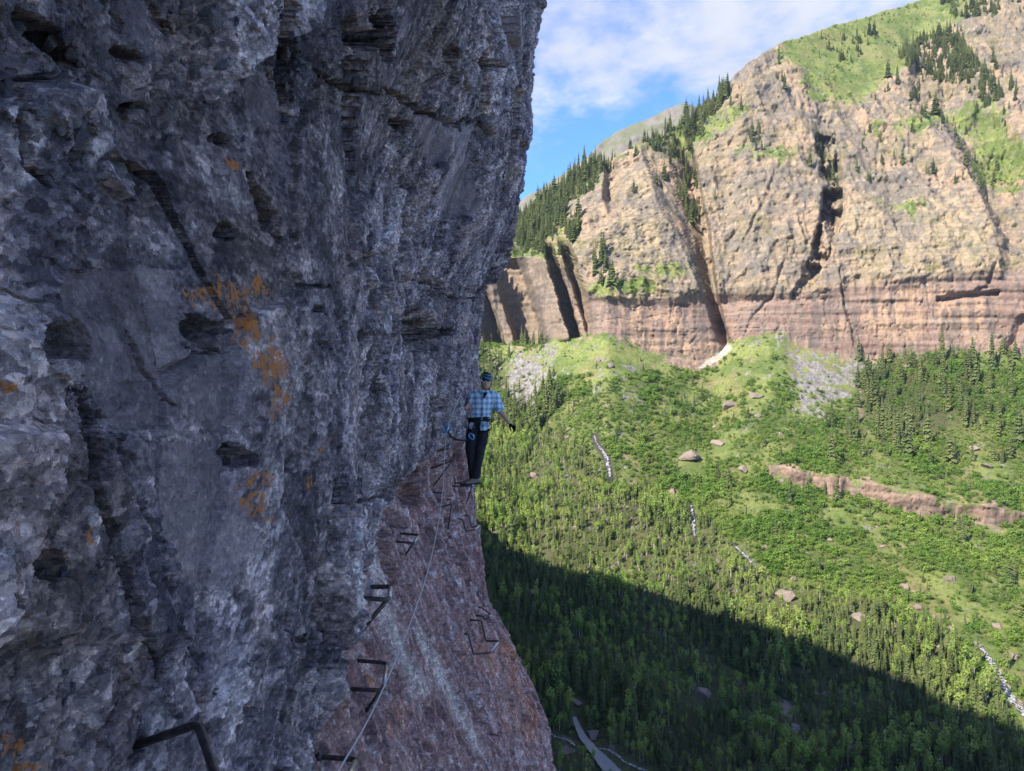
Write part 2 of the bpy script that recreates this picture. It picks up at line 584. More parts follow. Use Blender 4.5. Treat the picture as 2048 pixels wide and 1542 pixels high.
    mixn = sstep(.42, .58, n01(P, 0.022, 4, 411, .6).reshape(PX.shape))
    con = np.where(forest, con * (.30 + 1.35 * mixn), con)
    asp = np.where(forest, asp * (1.30 - 1.0 * mixn), asp)
    con[slope_left & (sec == 2)] = 0.034
    con[mstand] = 0.045
    con[reg([(1325, 325), (1385, 330), (1408, 440), (1385, 460), (1350, 400)], 0.6) & (sec == 2)] = 0.012
    con[reg([(1870, 0), (1960, -30), (2000, 10), (1990, 40), (1900, 40)], 0.4) & (sec == 2)] = 0.010
    sc_up = (sec == 2) & ~meadow & (PY < 420) & (PX > 1200) & (wob > 0.05)
    con[sc_up & ~slope_left & ~mstand] = 0.0022
    con[reg([(1185, 510), (1225, 520), (1230, 590), (1190, 580)], 0.3)] = 0.012
    con[reg([(1490, 270), (1530, 270), (1530, 310), (1490, 305)], 0.3)] = 0.012
    con[reg([(1640, 80), (1780, 70), (1700, 130), (1640, 130)], 0.5)] = 0.007
    bush[meadow] = 0.012
    bush[(sec == 2) & ~meadow & (veg > 0.4)] = 0.02
    clump = n01(P, 0.035, 4, 401, .6).reshape(PX.shape)
    bush = np.where(low, bush * (0.25 + 1.15 * sstep(.40, .56, clump)), bush)
    for a in (con, asp, bush):
        a[ledge] *= 0.12
        a[:, :][PY > 1930] = 0
    # stream beds and road are kept clear
    for pts, wd in ((ROAD, 13), (FALL1, 7), (FALL2, 6), (STREAM1, 6), (STREAM2, 9), (STREAM3, 8), (STREAM4, 8)):
        dd, fr = polydist(PX, PY, pts)
        d2, fr = polydist(PX, PY - 11, pts)
        d3, fr = polydist(PX, PY - 20, pts)
        for a in (con, asp, bush):
            a[(dd < wd) | (d2 < wd * .9)] = 0
            a[d3 < wd * .8] *= 0.25
        dirt[(dd < wd * 0.75)] = np.maximum(dirt[(dd < wd * 0.75)], 0.6)
    for b in BOULDERS:
        bx, by, bs = b[:3]
        m = (np.abs(PX - bx) < bs * 0.55) & (PY > by - bs * 0.1) & (PY < by + bs * 1.0)
        for a in (con, asp, bush):
            a[m] *= 0.06
    redb = np.zeros(PX.shape)
    redb[sec == 1] = 1
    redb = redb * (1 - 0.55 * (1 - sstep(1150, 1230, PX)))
    redb[ledge] = 1
    rockm = np.maximum((sec >= 1) * (1 - np.clip(veg, 0, 1)), ledge * 1.0)
    veg = veg * (1 - ledge)
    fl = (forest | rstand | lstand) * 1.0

    # --- surface colour (albedo) of rock, grass, scree, soil and snow, with shrub shade darkened into the grass
    sh = PX.shape
    N = lambda *a, **k: n01(P, *a, **k).reshape(sh)
    tan = lerp((0.315, 0.250, 0.162), (0.395, 0.292, 0.198), sstep(.42, .58, N(0.018, 4, 201)))
    tan = lerp(tan, (0.400, 0.325, 0.205), sstep(.2, 1, np.maximum(blob(1830, 470, 150, 90), blob(1290, 450, 60, 120)) * 1.0) * .7)
    tan = lerp(tan, (0.200, 0.178, 0.150), sstep(.50, .62, N(0.07, 5, 203, .6, (1, 1, .3))) * .85)
    tan = lerp(tan, (0.185, 0.170, 0.150), sstep(.52, .60, N(0.022, 4, 205, .6, (1, 1, .5))) * .7)
    tan = lerp(tan, (0.195, 0.185, 0.085), tinge * sstep(.47, .60, N(0.13, 5, 207, .65)) * .8)
    tan = lerp(tan, (0.45, 0.375, 0.275), sstep(.58, .68, N(0.16, 5, 208, .65)) * .7)
    tan = lerp(tan, (0.175, 0.155, 0.135), sstep(.54, .62, N(1.0, 4, 228, .6, (.03, .03, .42))) * .55)
    tan = lerp(tan, (0.13, 0.115, 0.10), np.maximum(crk, crh * .6).reshape(sh) * .6)
    red = lerp((0.250, 0.172, 0.138), (0.345, 0.245, 0.195), sstep(.4, .6, N(1.0, 4, 209, .55, (.012, .012, .20))))
    palem = np.zeros(sh)
    for cx, cy, rx, ry in ((1270, 640, 34, 42), (1330, 660, 40, 40), (1400, 690, 60, 16), (1290, 690, 60, 14), (1760, 610, 30, 60), (1790, 640, 70, 40), (1930, 640, 50, 40), (1850, 590, 60, 14), (1960, 610, 40, 20), (1660, 650, 20, 16), (1085, 570, 26, 60), (1550, 545, 30, 16)):
        palem = np.maximum(palem, blob(cx, cy, rx, ry) * 1.0)
    red = lerp(red, (0.46, 0.315, 0.205), blur(palem, 3) * sstep(.36, .52, N(0.12, 4, 211, .6, (1, 1, .3))) * .9)
    red = lerp(red, (0.165, 0.138, 0.125), sstep(.50, .60, N(1.0, 4, 213, .6, (.13, .13, .014))) * .75)
    red = lerp(red, (0.33, 0.27, 0.215), sstep(.57, .68, N(1.0, 4, 214, .6, (.02, .02, .35))) * .6)
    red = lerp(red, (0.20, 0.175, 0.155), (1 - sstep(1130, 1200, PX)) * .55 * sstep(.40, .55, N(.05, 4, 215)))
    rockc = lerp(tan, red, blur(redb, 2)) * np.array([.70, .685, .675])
    gr = lerp((0.100, 0.138, 0.038), (0.175, 0.200, 0.064), sstep(.36, .64, N(.05, 4, 217)))
    gr = lerp(gr, (0.062, 0.080, 0.026), sstep(.48, .64, N(.5, 3, 219)) * .5)
    gr = lerp(gr, (0.190, 0.165, 0.075), sstep(.55, .66, N(.03, 4, 220)) * .5)
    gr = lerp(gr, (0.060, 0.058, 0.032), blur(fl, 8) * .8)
    gr = gr * (1 - 0.35 * blur(np.clip(bush / 0.15, 0, 1), 6))[..., None]  # painted shade: grass darkened where shrubs are dense, so gaps look shadowed
    nz = (N(.10, 5, 221, .65) - .5) * 2.6
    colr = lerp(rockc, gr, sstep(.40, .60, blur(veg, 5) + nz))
    scc = lerp((0.115, 0.110, 0.102), (0.235, 0.218, 0.20), sstep(.35, .65, N(.5, 3, 223, .7)))
    colr = lerp(colr, scc, sstep(.40, .68, blur(scree, 12) + nz * 1.1))
    dc = lerp((0.125, 0.092, 0.072), (0.27, 0.195, 0.145), sstep(.36, .62, N(.3, 3, 225)))
    colr = lerp(colr, dc, sstep(.42, .60, blur(dirt, 2) + nz * .5))
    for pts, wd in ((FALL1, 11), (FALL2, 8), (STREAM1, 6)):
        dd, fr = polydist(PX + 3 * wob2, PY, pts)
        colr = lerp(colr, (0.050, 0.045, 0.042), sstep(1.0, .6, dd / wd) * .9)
    colr = lerp(colr, lerp((0.27, 0.225, 0.185), (0.40, 0.345, 0.295), N(.4, 3, 229)), sstep(.35, .65, blur(snow, 1)))

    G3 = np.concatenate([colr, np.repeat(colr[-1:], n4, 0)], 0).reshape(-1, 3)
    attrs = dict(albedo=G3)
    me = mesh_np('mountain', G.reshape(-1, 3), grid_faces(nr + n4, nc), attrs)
    return me, G[:nr], PX, PY, dict(con=con, asp=asp, bush=bush), sec


ROAD = [(1148, 1436), (1160, 1465), (1175, 1495), (1200, 1520), (1235, 1548), (1290, 1590)]
FALL1 = [(1189, 880), (1192, 892), (1203, 903), (1211, 918), (1216, 935), (1221, 956)]
FALL2 = [(1382, 1012), (1385, 1030), (1386, 1050), (1389, 1080)]
STREAM1 = [(1472, 1100), (1490, 1118), (1505, 1132), (1535, 1152)]
STREAM2 = [(1948, 1292), (1975, 1320), (1990, 1345), (2005, 1370), (2030, 1400), (2075, 1440)]
STREAM3 = [(1085, 1470), (1112, 1480), (1135, 1488), (1150, 1500)]
STREAM4 = [(1195, 1502), (1225, 1510), (1250, 1525), (1285, 1537), (1340, 1552)]
# px, py of the middle, width in px, tall factor, look
BOULDERS = [
    (1408, 1383, 44, .62, 'large pale pointed boulder in the shaded forest'), (1155, 1404, 28, .5, 'low tan boulder in the shaded trees above the road'), (1185, 1466, 30, .95, 'upright grey boulder standing beside the road'),
    (1322, 1422, 14, .8, 'small grey boulder left of the pale pointed one in shade'), (1590, 1448, 32, .55, 'rounded grey boulder below the bare reddish bank'), (1570, 1194, 42, .62, 'large rounded tan boulder at the sunlit forest edge'),
    (1719, 1232, 38, .5, 'flat topped sunlit boulder with a deep shadow on its right'), (1834, 1208, 20, .6, 'square sunlit boulder right of the flat topped one'), (1868, 1228, 12, .6, 'small boulder just below the square sunlit one'),
    (1905, 1260, 26, .45, 'low slab boulder in the bright green meadow'), (1995, 1245, 24, .55, 'tan boulder in the meadow near the right edge'), (1880, 1300, 16, .8, 'upright boulder among trees left of the rocky stream'),
    (1958, 1298, 18, .6, 'boulder at the head of the rocky stream'), (2030, 1315, 22, .6, 'boulder right of the rocky stream head'), (1810, 1162, 20, .8, 'leaning wedge of rock in the shrubs below the ledge'), (1903, 1155, 28, .6, 'dark sided boulder in the shrubs below the ledge'),
    (1588, 1162, 18, .5, 'low boulder above the large rounded tan one'), (1380, 906, 48, .62, 'broad pinkish outcrop in the shrub slope'), (1440, 882, 34, .5, 'flat capped tan outcrop above the broad pinkish one'), (1487, 931, 26, .8, 'square pink block at the left end of the ledge'),
    (1345, 976, 22, .55, 'brownish rock in the shrubs right of the upper waterfall'), (1070, 945, 30, .55, 'pale rock standing out of the sunlit forest by the climber'), (1950, 893, 28, .5, 'tan rock in the shrub slope at the right'), (1972, 930, 28, .45, 'lower tan rock in the shrub slope at the right'),
    (1460, 806, 36, .55, 'dark cleft outcrop on the grassy slope'), (1205, 716, 14, .8, 'small orange rock on the left grassy cone'), (1220, 728, 14, .9, 'brown rock beside the orange one on the left cone'), (1197, 717, 18, .7, 'tan rock on the left grassy cone'),
    (1515, 830, 14, .8, 'small pink rock on the slope under the grey scree'), (1510, 785, 40, .35, 'low tan outcrop beside the grey scree'), (1135, 875, 18, .4, 'flat rock in the shrubs above the waterfall'), (1067, 1178, 26, .5, 'pale boulder in the shaded forest beside the near cliff'),
    (1010, 1235, 14, .6, 'small pale boulder in shade close to the near cliff edge'), (1245, 960, 16, 1.1, 'orange rock on the right bank of the upper waterfall'), (1340, 1460, 12, .6, 'small boulder low in the shaded forest'), (1650, 1290, 12, .6, 'small boulder at the edge of the shadow'),
    (1530, 1100, 16, .6, 'pale rock beside the middle stretch of stream'), (1445, 1108, 14, .6, 'small pale rock left of the middle stretch of stream'), (1265, 1040, 14, .5, 'pale rock among the sunlit trees between the waterfalls'), (1700, 1500, 24, .4, 'low grey rock at the bottom of the shaded forest'),
    (1985, 1340, 14, .7, 'grey rock in the rocky stream'), (2008, 1385, 16, .7, 'lower grey rock in the rocky stream'), (1978, 1352, 12, .7, 'brown rock on the left bank of the rocky stream'), (2042, 1395, 16, .8, 'boulder on the right bank of the rocky stream'),
    (1000, 742, 12, .7, 'white block on the scree beside the climber head'), (1030, 738, 14, .7, 'pale block on the scree right of the climber'), (1015, 755, 10, .7, 'small pale block on the scree right of the climber'), (1052, 760, 12, .6, 'tan block low on the scree by the left trees'),
    (1430, 850, 12, .6, 'small tan rock on the slope below the snow patch'), (1560, 870, 14, .6, 'small rock above the left end of the ledge'), (1765, 1085, 14, .5, 'low pale rock in the shrubs under the ledge'), (1660, 1075, 14, .5, 'pinkish rock in the shrubs under the ledge'),
]

TERR, GW, GPX, GPY, DENS, GSEC = build_terrain()


def mat_terrain():
    m, n = material('mountain_ground')
    co = n.objco()
    col = n.attr('albedo', 'Vector')
    f = n.noise(n.mapping(co, (1, 1, 0.8)), 0.45, 5, 0.72)
    st = n.noise(n.mapping(co, (0.10, 0.10, 1.0)), 0.42, 4, 0.7)
    vf = n.noise(n.mapping(co, (1.0, 1.0, 0.10)), 0.30, 3, 0.65)
    col = n.mix(n.math('MAXIMUM', n.ramp(st, 0.54, 0.62, 0, 0.45), n.ramp(vf, 0.56, 0.64, 0, 0.4)), col, n.mix(1.0, col, (0.50, 0.47, 0.45), 'MULTIPLY'))
    col = n.mix(n.ramp(f, 0.50, 0.68, 0, 0.55), col, n.mix(1.0, col, (0.45, 0.42, 0.40), 'MULTIPLY'))
    col = n.mix(n.ramp(f, 0.47, 0.32, 0, 0.5), col, n.mix(1.0, col, (1.35, 1.32, 1.28), 'MULTIPLY'))
    n.out(col, 0.95, n.bump(f, 0.6, 1.1), 0.1)
    return m


mountain = tag(link('mountain', TERR, mat_terrain()), 'sunlit tan and red rock headwall above a green forested valley', kind='structure')


def ground(px, py):
    """point of the terrain seen at a photo pixel (valley and rock alike)"""
    j = int(np.clip(np.searchsorted(GPX[0], px), 1, GPX.shape[1] - 1))
    col = GPY[:, j]
    i = int(np.clip(np.searchsorted(-col, -py), 1, len(col) - 1))
    t = (px - GPX[0, j - 1]) / (GPX[0, j] - GPX[0, j - 1])
    u = (py - col[i - 1]) / (col[i] - col[i - 1] + 1e-9)
    a = GW[i - 1, j - 1] * (1 - t) + GW[i - 1, j] * t
    b = GW[i, j - 1] * (1 - t) + GW[i, j] * t
    return Vector(a * (1 - u) + b * u)


# ------------------------------------------------------------------ far ridge behind the left skyline
def build_ridge():
    prof = [(700, 520), (1000, 430), (1100, 365), (1173, 316), (1200, 290), (1240, 259), (1290, 241), (1330, 223), (1362, 211), (1380, 213), (1400, 224), (1450, 262), (1520, 330), (1700, 430)]
    cols = np.linspace(700, 1700, 220)
    rows = np.linspace(0, 1, 60)
    sk = ip(prof, cols)
    V = []
    for u in rows:
        py = 620 + (sk - 620) * u
        d = 2000 + 500 * u
        V.append(np.stack([(cols - CX) / F * d, d + 0 * cols, (CY - py) / F * d], 1))
    for k in range(1, 6):
        r = V[59].copy()
        r[:, 1] += k * 60
        r[:, 2] -= k * k * 8
        V.append(r)
    V = np.array(V)
    P = V.reshape(-1, 3).copy()
    dsp = fbm(P / 120, 5, 81, 0.55, True) * 35 + fbm(P / np.array([30, 30, 60.0]), 3, 83) * 9
    P[:, 1] -= dsp
    P[:, 2] += fbm(P / 25, 3, 85) * 3
    me = mesh_np('ridge', P, grid_faces(len(V), 220), {})
    m, n = material('ridge_ground')
    co = n.objco()
    c = n.mix(n.ramp(n.noise(co, 0.02, 5, 0.65), 0.4, 0.6), (0.17, 0.15, 0.13), (0.115, 0.125, 0.07))
    c = n.mix(n.ramp(n.noise(co, 0.09, 4, 0.7), 0.45, 0.7, 0, 0.6), c, (0.11, 0.10, 0.09))
    n.out(c, 0.95, n.bump(n.noise(co, 0.08, 6, 0.7), 0.8, 6.0), 0.1)
    return tag(link('ridge', me, m), 'distant bare ridge behind the forested skyline', kind='structure')


build_ridge()


# ------------------------------------------------------------------ the mountain the climbers are on (mostly out of frame)
def build_home():
    edge = [(900, 1060), (955, 1085), (1080, 1138), (1200, 1166), (1300, 1190), (1400, 1232), (1490, 1262), (1600, 1302), (1700, 1336), (1800, 1370), (1900, 1422), (2048, 1472)]
    cy, cz = [], []
    XC = -150.0
    for px, py in edge:
        p = ground(px, py) + Vector((0, 0, 6))
        t = (XC - p.x) / SUN.x
        q = p + SUN * t
        cy.append(q.y)
        cz.append(q.z)
    o = np.argsort(cy)
    cy, cz = np.array(cy)[o], np.array(cz)[o]
    cy = np.concatenate([[-1500, -700], cy, [cy[-1] + 150, cy[-1] + 420]])
    cz = np.concatenate([[cz[0] + 220, cz[0] + 160], cz, [cz[-1] - 110, -230]])
    ys = np.concatenate([np.linspace(-1500, -250, 20, endpoint=False), np.linspace(-250, 20, 50, endpoint=False), np.linspace(20, cy[-1], 90)])
    cr = np.interp(ys, cy, cz)
    ksl = -SUN.y / SUN.x
    rows = []
    for y, c in zip(ys, cr):
        xf = float(np.interp(y, [-1500, -100, 0, 14, 17, 30, 120, 900], [-60, -12, -4.5, -4.5, -7, -26, -44, -120]))
        r = []
        r.append((xf + 1.0, y, -260))
        r.append((xf, y, -60 + 10 * math.sin(y * .05)))
        zt = min(55.0, c - 90) if c > 0 else c - 60
        zt = max(zt, -150)
        r.append((xf - 2.5, y, zt * 0.45))
        r.append((xf - 6, y, zt))
        r.append((xf * 0.5 + XC * 0.5, y, zt * 0.5 + (c - 25) * 0.5))
        r.append((XC, y, c))
        r.append((XC - 120, y, c - 40))
        r.append((XC - 700, y, -260))
        rows.append(r)
    V = np.array(rows)                       # ny, 8, 3
    # subdivide across
    us = np.concatenate([np.linspace(i, i + 1, k, endpoint=False) for i, k in enumerate((8, 10, 8, 10, 12, 4, 6))] + [np.array([7.0])])
    i0 = np.clip(us.astype(int), 0, 6)
    f = (us - i0)[None, :, None]
    W = V[:, i0] * (1 - f) + V[:, i0 + 1] * f
    P = W.reshape(-1, 3).copy()
    away = np.clip((np.hypot(P[:, 0], P[:, 1]) - 12) / 60, 0, 1)
    crest = np.tile(np.abs(us - 5) < 0.35, len(ys))
    P[:, 0] += away * (fbm(P / 30, 4, 91) * 5 - 4) * (~crest)
    P[:, 2] += away * fbm(P / 22, 3, 92) * 3 * np.where(crest, 0.6, 1)
    me = mesh_np('home_mountain', P, grid_faces(len(ys), len(us)), {})
    m, n = material('home_rock')
    co = n.objco()
    c = n.mix(n.ramp(n.noise(co, 0.06, 5, 0.65), 0.42, 0.6), (0.21, 0.17, 0.16), (0.15, 0.14, 0.13))
    c = n.mix(n.ramp(n.noise(co, 0.03, 4, 0.7), 0.55, 0.62), c, (0.07, 0.10, 0.03))
    n.out(c, 0.95, n.bump(n.noise(co, 0.3, 6, 0.7), 0.8, 1.5), 0.1)
    return tag(link('hillside', me, m), 'steep rock mountainside that the climbing route crosses', kind='structure')


build_home()


# ------------------------------------------------------------------ near cliff
BY = [(0.3, -1.30), (0.9, -1.15), (1.5, -1.12), (2.5, -1.08), (3.3, -1.00), (4.4, -1.02), (6, -1.20), (8, -1.33), (9.5, -1.34), (10.5, -1.18), (11.5, -0.98), (12.5, -0.86), (13.3, -0.80), (14.2, -0.79), (14.9, -0.90), (15.6, -1.20), (17, -2.4), (21, -8), (30, -24)]
ZLIP = [(0.3, -2.6), (2.0, -2.2), (2.8, -1.85), (3.3, -1.62), (4.4, -1.32), (5.7, -1.08), (9.5, -1.08), (11, -0.95), (13, -0.75), (30, -0.7)]


def cliff_base(Y, Z):
    b = gsmooth(BY, Y, 0.22)
    zl = gsmooth(ZLIP, Y, 0.2)
    w = sstep(10.5, 13.5, Y)
    up = gsmooth([(-5, 0), (0.9, 0.0), (1.4, 0.05), (1.9, 0.24), (2.6, 0.58), (3.5, 0.78), (4.4, 0.86), (5.2, 0.90), (6.4, 1.06), (7, 1.10), (12, 1.4), (20, 2.6)], Z, 0.12)
    slab_n = 0.36 * np.maximum(0, -1.45 - Z)
    slab_f = gsmooth([(-25, 8.0), (-12, 3.2), (-7, 1.50), (-6.2, 1.42), (-5.7, 1.24), (-4.8, 0.78), (-4.1, 0.34), (-2.8, 0.14), (-1.6, 0.0), (5, 0)], Z, 0.15)
    slab = slab_n * (1 - w) + slab_f * w
    wall = 0.17 * sstep(-0.10, 0.10, Z - zl)
    return b + up + slab + wall, zl


def build_cliff():
    ys = [0.35]
    while ys[-1] < 26:
        y = ys[-1]
        if y < 1.25:
            st = 0.025
        elif y < 4.6:
            st = max(0.0042, 2.7 * y * y / 1538 / 1.05)
        elif y < 16.2:
            st = 0.031
        else:
            st = 0.5
        ys.append(y + st)
    ys = np.array(ys)
    ts = np.concatenate([np.linspace(-1.0, -0.53, 16, endpoint=False), np.linspace(-0.53, 0.53, 560, endpoint=False), np.linspace(0.53, 1.1, 18)])
    Yg, T = np.meshgrid(ys, ts)
    Zg = T * Yg
    Xb, zl = cliff_base(Yg, Zg)
    sh = Yg.shape
    P = np.stack([Xb.ravel(), Yg.ravel(), Zg.ravel()], 1)
    big = fbm(P / np.array([1.6, 1.9, 2.3]), 3, 101)
    sil = (1 - 0.35 * sstep(10.5, 13, P[:, 1]))
    slabm0 = sstep(0.16, -0.16, P[:, 2] - zl.ravel() + 0.24 * fbm(P / 0.30, 4, 103))
    sl = slabm0
    wl = 1 - sl
    X = P[:, 0] + big * 0.13 * sil * (1 - 0.6 * sl)
    # nominal picture position, used to set out the individual holes, cracks and lichen seen in the photograph
    px = (CX + F * X / P[:, 1])
    py = (CY - F * P[:, 2] / P[:, 1])
    # broken blocks at several sizes, elongated down the fall line
    Q = P.copy()
    Q[:, 0] = X
    Q = Q + 0.035 * np.stack([fbm(P / 0.3 + 7 * k, 3, 110 + k) for k in range(3)], 1)
    rot = np.array([[1, 0, 0], [0, 0.96, -0.28], [0, 0.28, 0.96]])
    Q = Q @ rot.T
    fA, eA, rA = facets(Q / np.array([0.9, 0.62, 1.05]), 121, 1.0)
    fB, eB, rB = facets(Q / np.array([0.24, 0.16, 0.27]), 131, 1.1)
    fC, eC, rC = facets(Q / np.array([0.09, 0.11, 0.078]), 141, 1.2)
    fD, eD, rD = facets(Q / np.array([0.045, 0.055, 0.036]), 151, 1.2)
    rough = sstep(-0.35, 0.35, fbm(P / np.array([1.1, 1.1, 1.1]), 3, 161))       # smooth faces against shattered zones
    upper = sstep(-0.2, 0.9, P[:, 2])
    # smoother panels visible at the left
    pan = np.zeros(len(P))
    for poly in ([(150, 540), (360, 540), (375, 820), (250, 870), (190, 760)], [(290, 890), (420, 880), (520, 1090), (440, 1180), (330, 1160)], [(365, 690), (480, 700), (500, 850), (400, 860)], [(830, 225), (930, 240), (960, 420), (880, 430)], [(510, 60), (560, 70), (585, 240), (530, 250)], [(280, 0), (320, 0), (335, 150), (290, 150)], [(990, 30), (1040, 20), (1040, 120), (1000, 120)]):
        pan = np.maximum(pan, inpoly(px + 14 * big + 6 * fC, py + 10 * fC, poly) * 1.0)
    amp = (0.35 + 0.65 * rough) * (1 - 0.85 * pan)
    dist = np.clip(P[:, 1] / 12, 0.3, 1)
    gr1 = fbm(Q / 0.10, 4, 181, 0.6)
    gr2 = fbm(P / 0.032, 3, 183, 0.6, True)
    pit = sstep(0.15, 0.55, fbm(Q / np.array([0.09, 0.10, 0.08]), 3, 185, 0.55)) * (0.3 + 0.7 * rough)
    chunk = np.maximum(sstep(-0.1, 0.35, fbm(P / 1.7, 2, 187)), .95 * sstep(420, 240, py + 60 * big + 0.35 * (px - 250)) * sstep(700, 560, px + 60 * big))                                  # zones with large broken blocks
    brk = sstep(-0.12, 0.25, fbm(P / np.array([.8, .9, .9]), 3, 189)) * (1 - .9 * pan)           # shattered patches between plain faces
    brk = np.maximum(brk, np.maximum(.75 * sstep(4.5, 6.5, P[:, 1]), .9 * sstep(.6, .9, chunk)) * (1 - .9 * pan))
    fE, eE, rE = facets(Q / np.array([0.022, 0.016, 0.022]), 155, 1.2)
    nf = sstep(2.0, 6.0, P[:, 1])
    ck = .5 + .8 * chunk
    dx = wl * (fA * (0.080 + 0.035 * nf) * (0.6 + 0.5 * upper) * ck + brk * (fB * (0.013 + 0.024 * nf) * ck + fC * (0.009 + 0.012 * nf)) + (.4 + .6 * brk) * (fD * (0.005 + .005 * nf) + fE * 0.003) + gr1 * 0.006 + gr2 * 0.003)
    dx -= wl * (1 - pan) * pit * (0.006 + 0.045 * nf)
    dx -= wl * brk * (0.022 + .02 * nf) * np.clip(1 - eB / 0.05, 0, 1) * (rB > .55)
    dx -= wl * 0.06 * np.clip(1 - eA / 0.030, 0, 1) * (rA > 0.35)
    # slab: smoother, streaked down the fall line
    S = P @ np.array([[1, 0, 0], [0, 1, 0.0], [0, 0.35, 1]]).T
    st = fbm(S / np.array([0.5, 0.16, 1.4]), 4, 171, 0.55)
    fS, eS, rS = facets(S / np.array([0.5, 0.22, 0.6]), 173, 0.8)
    fT, eT, rT = facets(S / np.array([0.12, 0.05, 0.14]), 175, 1.0)
    dx += sl * (st * 0.07 + fA * 0.05 * sstep(7, 11, P[:, 1]) + fS * (0.05 + .035 * sstep(7, 11, P[:, 1])) - 0.03 * np.clip(1 - eS / .03, 0, 1) * (rS > .5) + fT * 0.013 + fD * 0.006 + gr1 * 0.012 + gr2 * 0.004)
    # long block edge at the left: rock left of the crack stands proud
    ed = np.interp(py, [600, 780, 900, 1000, 1100, 1230, 1350, 1542], [95, 140, 178, 205, 238, 275, 330, 420])
    k = sstep(6, -14, (px + 5 * fC) - ed) * sstep(560, 700, py)
    dx += 0.07 * k * wl
    ed2 = np.interp(py, [850, 1000, 1100, 1230, 1300], [255, 290, 320, 345, 350])
    dx += 0.05 * sstep(8, -8, (px + 5 * fC) - ed2) * sstep(840, 880, py) * sstep(1330, 1250, py) * wl
    px = CX + F * (X + dx) / P[:, 1]           # where the relief has carried each point
    # holes and pockets
    hole = np.zeros(len(P))
    wx = px + 5 * fC + 3 * fD
    wy = py + 5 * fB + 4 * fD
    for hx, hy, rx, ry, ang, dep in (
            (838, 665, 36, 46, 0, .50), (478, 910, 44, 20, 22, .22), (683, 985, 14, 36, -14, .20), (727, 672, 13, 17, 0, .2), (893, 662, 12, 12, 0, .3), (875, 812, 9, 18, 0, .35), (850, 560, 14, 26, 0, .35), (880, 575, 10, 14, 0, .3),
            (95, 75, 90, 30, 38, .22), (770, 70, 17, 58, -10, .35), (700, 60, 20, 30, 0, .22), (730, 85, 24, 30, 0, .2), (905, 110, 16, 24, 0, .3), (985, 130, 36, 14, 10, .4), (135, 690, 45, 55, 0, .10), (105, 1135, 38, 36, 0, .14),
            (400, 660, 38, 30, 0, .10), (598, 1285, 10, 22, 20, .10), (760, 770, 13, 16, 0, .2), (650, 690, 14, 10, 0, .10), (540, 440, 22, 26, 0, .12), (450, 460, 24, 18, 0, .12), (270, 215, 26, 16, 0, .12), (165, 300, 20, 46, 20, .10),
            (500, 1425, 12, 16, 0, .05), (910, 160, 10, 20, 0, .2), (800, 250, 26, 14, 30, .25), (640, 620, 12, 8, 0, .1), (440, 280, 26, 13, 10, .12), (400, 110, 16, 26, -12, .12), (255, 110, 40, 14, 15, .14), (820, 985, 26, 32, 0, .22), (790, 1040, 18, 22, 0, .14)):
        a = math.radians(ang)
        u = ((wx - hx) * math.cos(a) + (wy - hy) * math.sin(a)) / rx
        v = (-(wx - hx) * math.sin(a) + (wy - hy) * math.cos(a)) / ry
        r = np.sqrt(u * u + v * v)
        k = sstep(1.05, 0.62, r)
        dx -= dep * k
        hole = np.maximum(hole, k)
    for pts, wd, dep in (
            ([(155, 780), (185, 900), (200, 990), (232, 1090), (265, 1180), (275, 1230), (320, 1330), (350, 1430)], 9, .16), ([(170, 810), (200, 930)], 13, .12), ([(498, 350), (520, 400), (545, 450), (562, 480)], 12, .20), ([(250, 655), (285, 740), (330, 790), (350, 815)], 4, .05),
            ([(580, 0), (575, 90), (568, 160), (572, 240)], 15, .22), ([(300, 0), (315, 35), (330, 60)], 10, .12), ([(50, 170), (52, 260), (60, 330), (100, 370)], 9, .12), ([(770, 1060), (762, 1090), (775, 1120), (785, 1170)], 8, .16), ([(690, 1010), (760, 1000), (800, 960), (850, 935)], 6, .12),
            ([(400, 1340), (380, 1280), (360, 1250)], 5, .05), ([(640, 150), (690, 175), (760, 190)], 6, .12), ([(770, 180), (830, 215), (880, 235)], 7, .18), ([(870, 235), (905, 250), (945, 240)], 8, .20), ([(945, 1340), (955, 1420), (990, 1490), (1020, 1540)], 4, .06), ([(815, 1165), (825, 1215)], 5, .06),
            ([(1000, 560), (930, 600), (860, 590), (800, 640)], 7, .14), ([(370, 700), (460, 702)], 3, .04)):
        dd, fr = polydist(wx, wy, pts)
        k = sstep(1.0, 0.35, dd / (wd * (0.6 + 0.8 * np.sin(np.pi * np.clip(fr, .04, .96)))))
        dx -= dep * k
        hole = np.maximum(hole, k * 0.8)
    X2 = X + dx
    V = np.stack([X2, P[:, 1] - 0.25 * dx * 0, P[:, 2]], 1)
    # lichen
    lich = np.zeros(len(P))
    lw = px + 26 * fbm(P / .16, 4, 331, .6)
    lz = py + 26 * fbm(P / .16, 4, 337, .6)
    for cx, cy, rx, ry, ang in ((430, 590, 75, 30, 10), (505, 575, 40, 22, 0), (495, 660, 24, 55, -20), (540, 720, 34, 42, 0), (555, 790, 26, 40, 0), (520, 965, 36, 18, 10), (512, 1008, 26, 24, 0), (18, 770, 26, 18, 0), (20, 1500, 30, 24, 0), (60, 1535, 30, 14, 0), (470, 328, 24, 9, 15), (645, 890, 16, 8, -30), (627, 970, 8, 16, -15), (185, 1065, 9, 16, 0), (550, 1040, 16, 7, 0), (480, 620, 30, 24, 0)):
        a = math.radians(ang)
        u = ((lw - cx) * math.cos(a) + (lz - cy) * math.sin(a)) / rx
        v = (-(lw - cx) * math.sin(a) + (lz - cy) * math.cos(a)) / ry
        lich = np.maximum(lich, sstep(1.5, 0.4, np.sqrt(u * u + v * v)))
    rust = np.zeros(len(P))
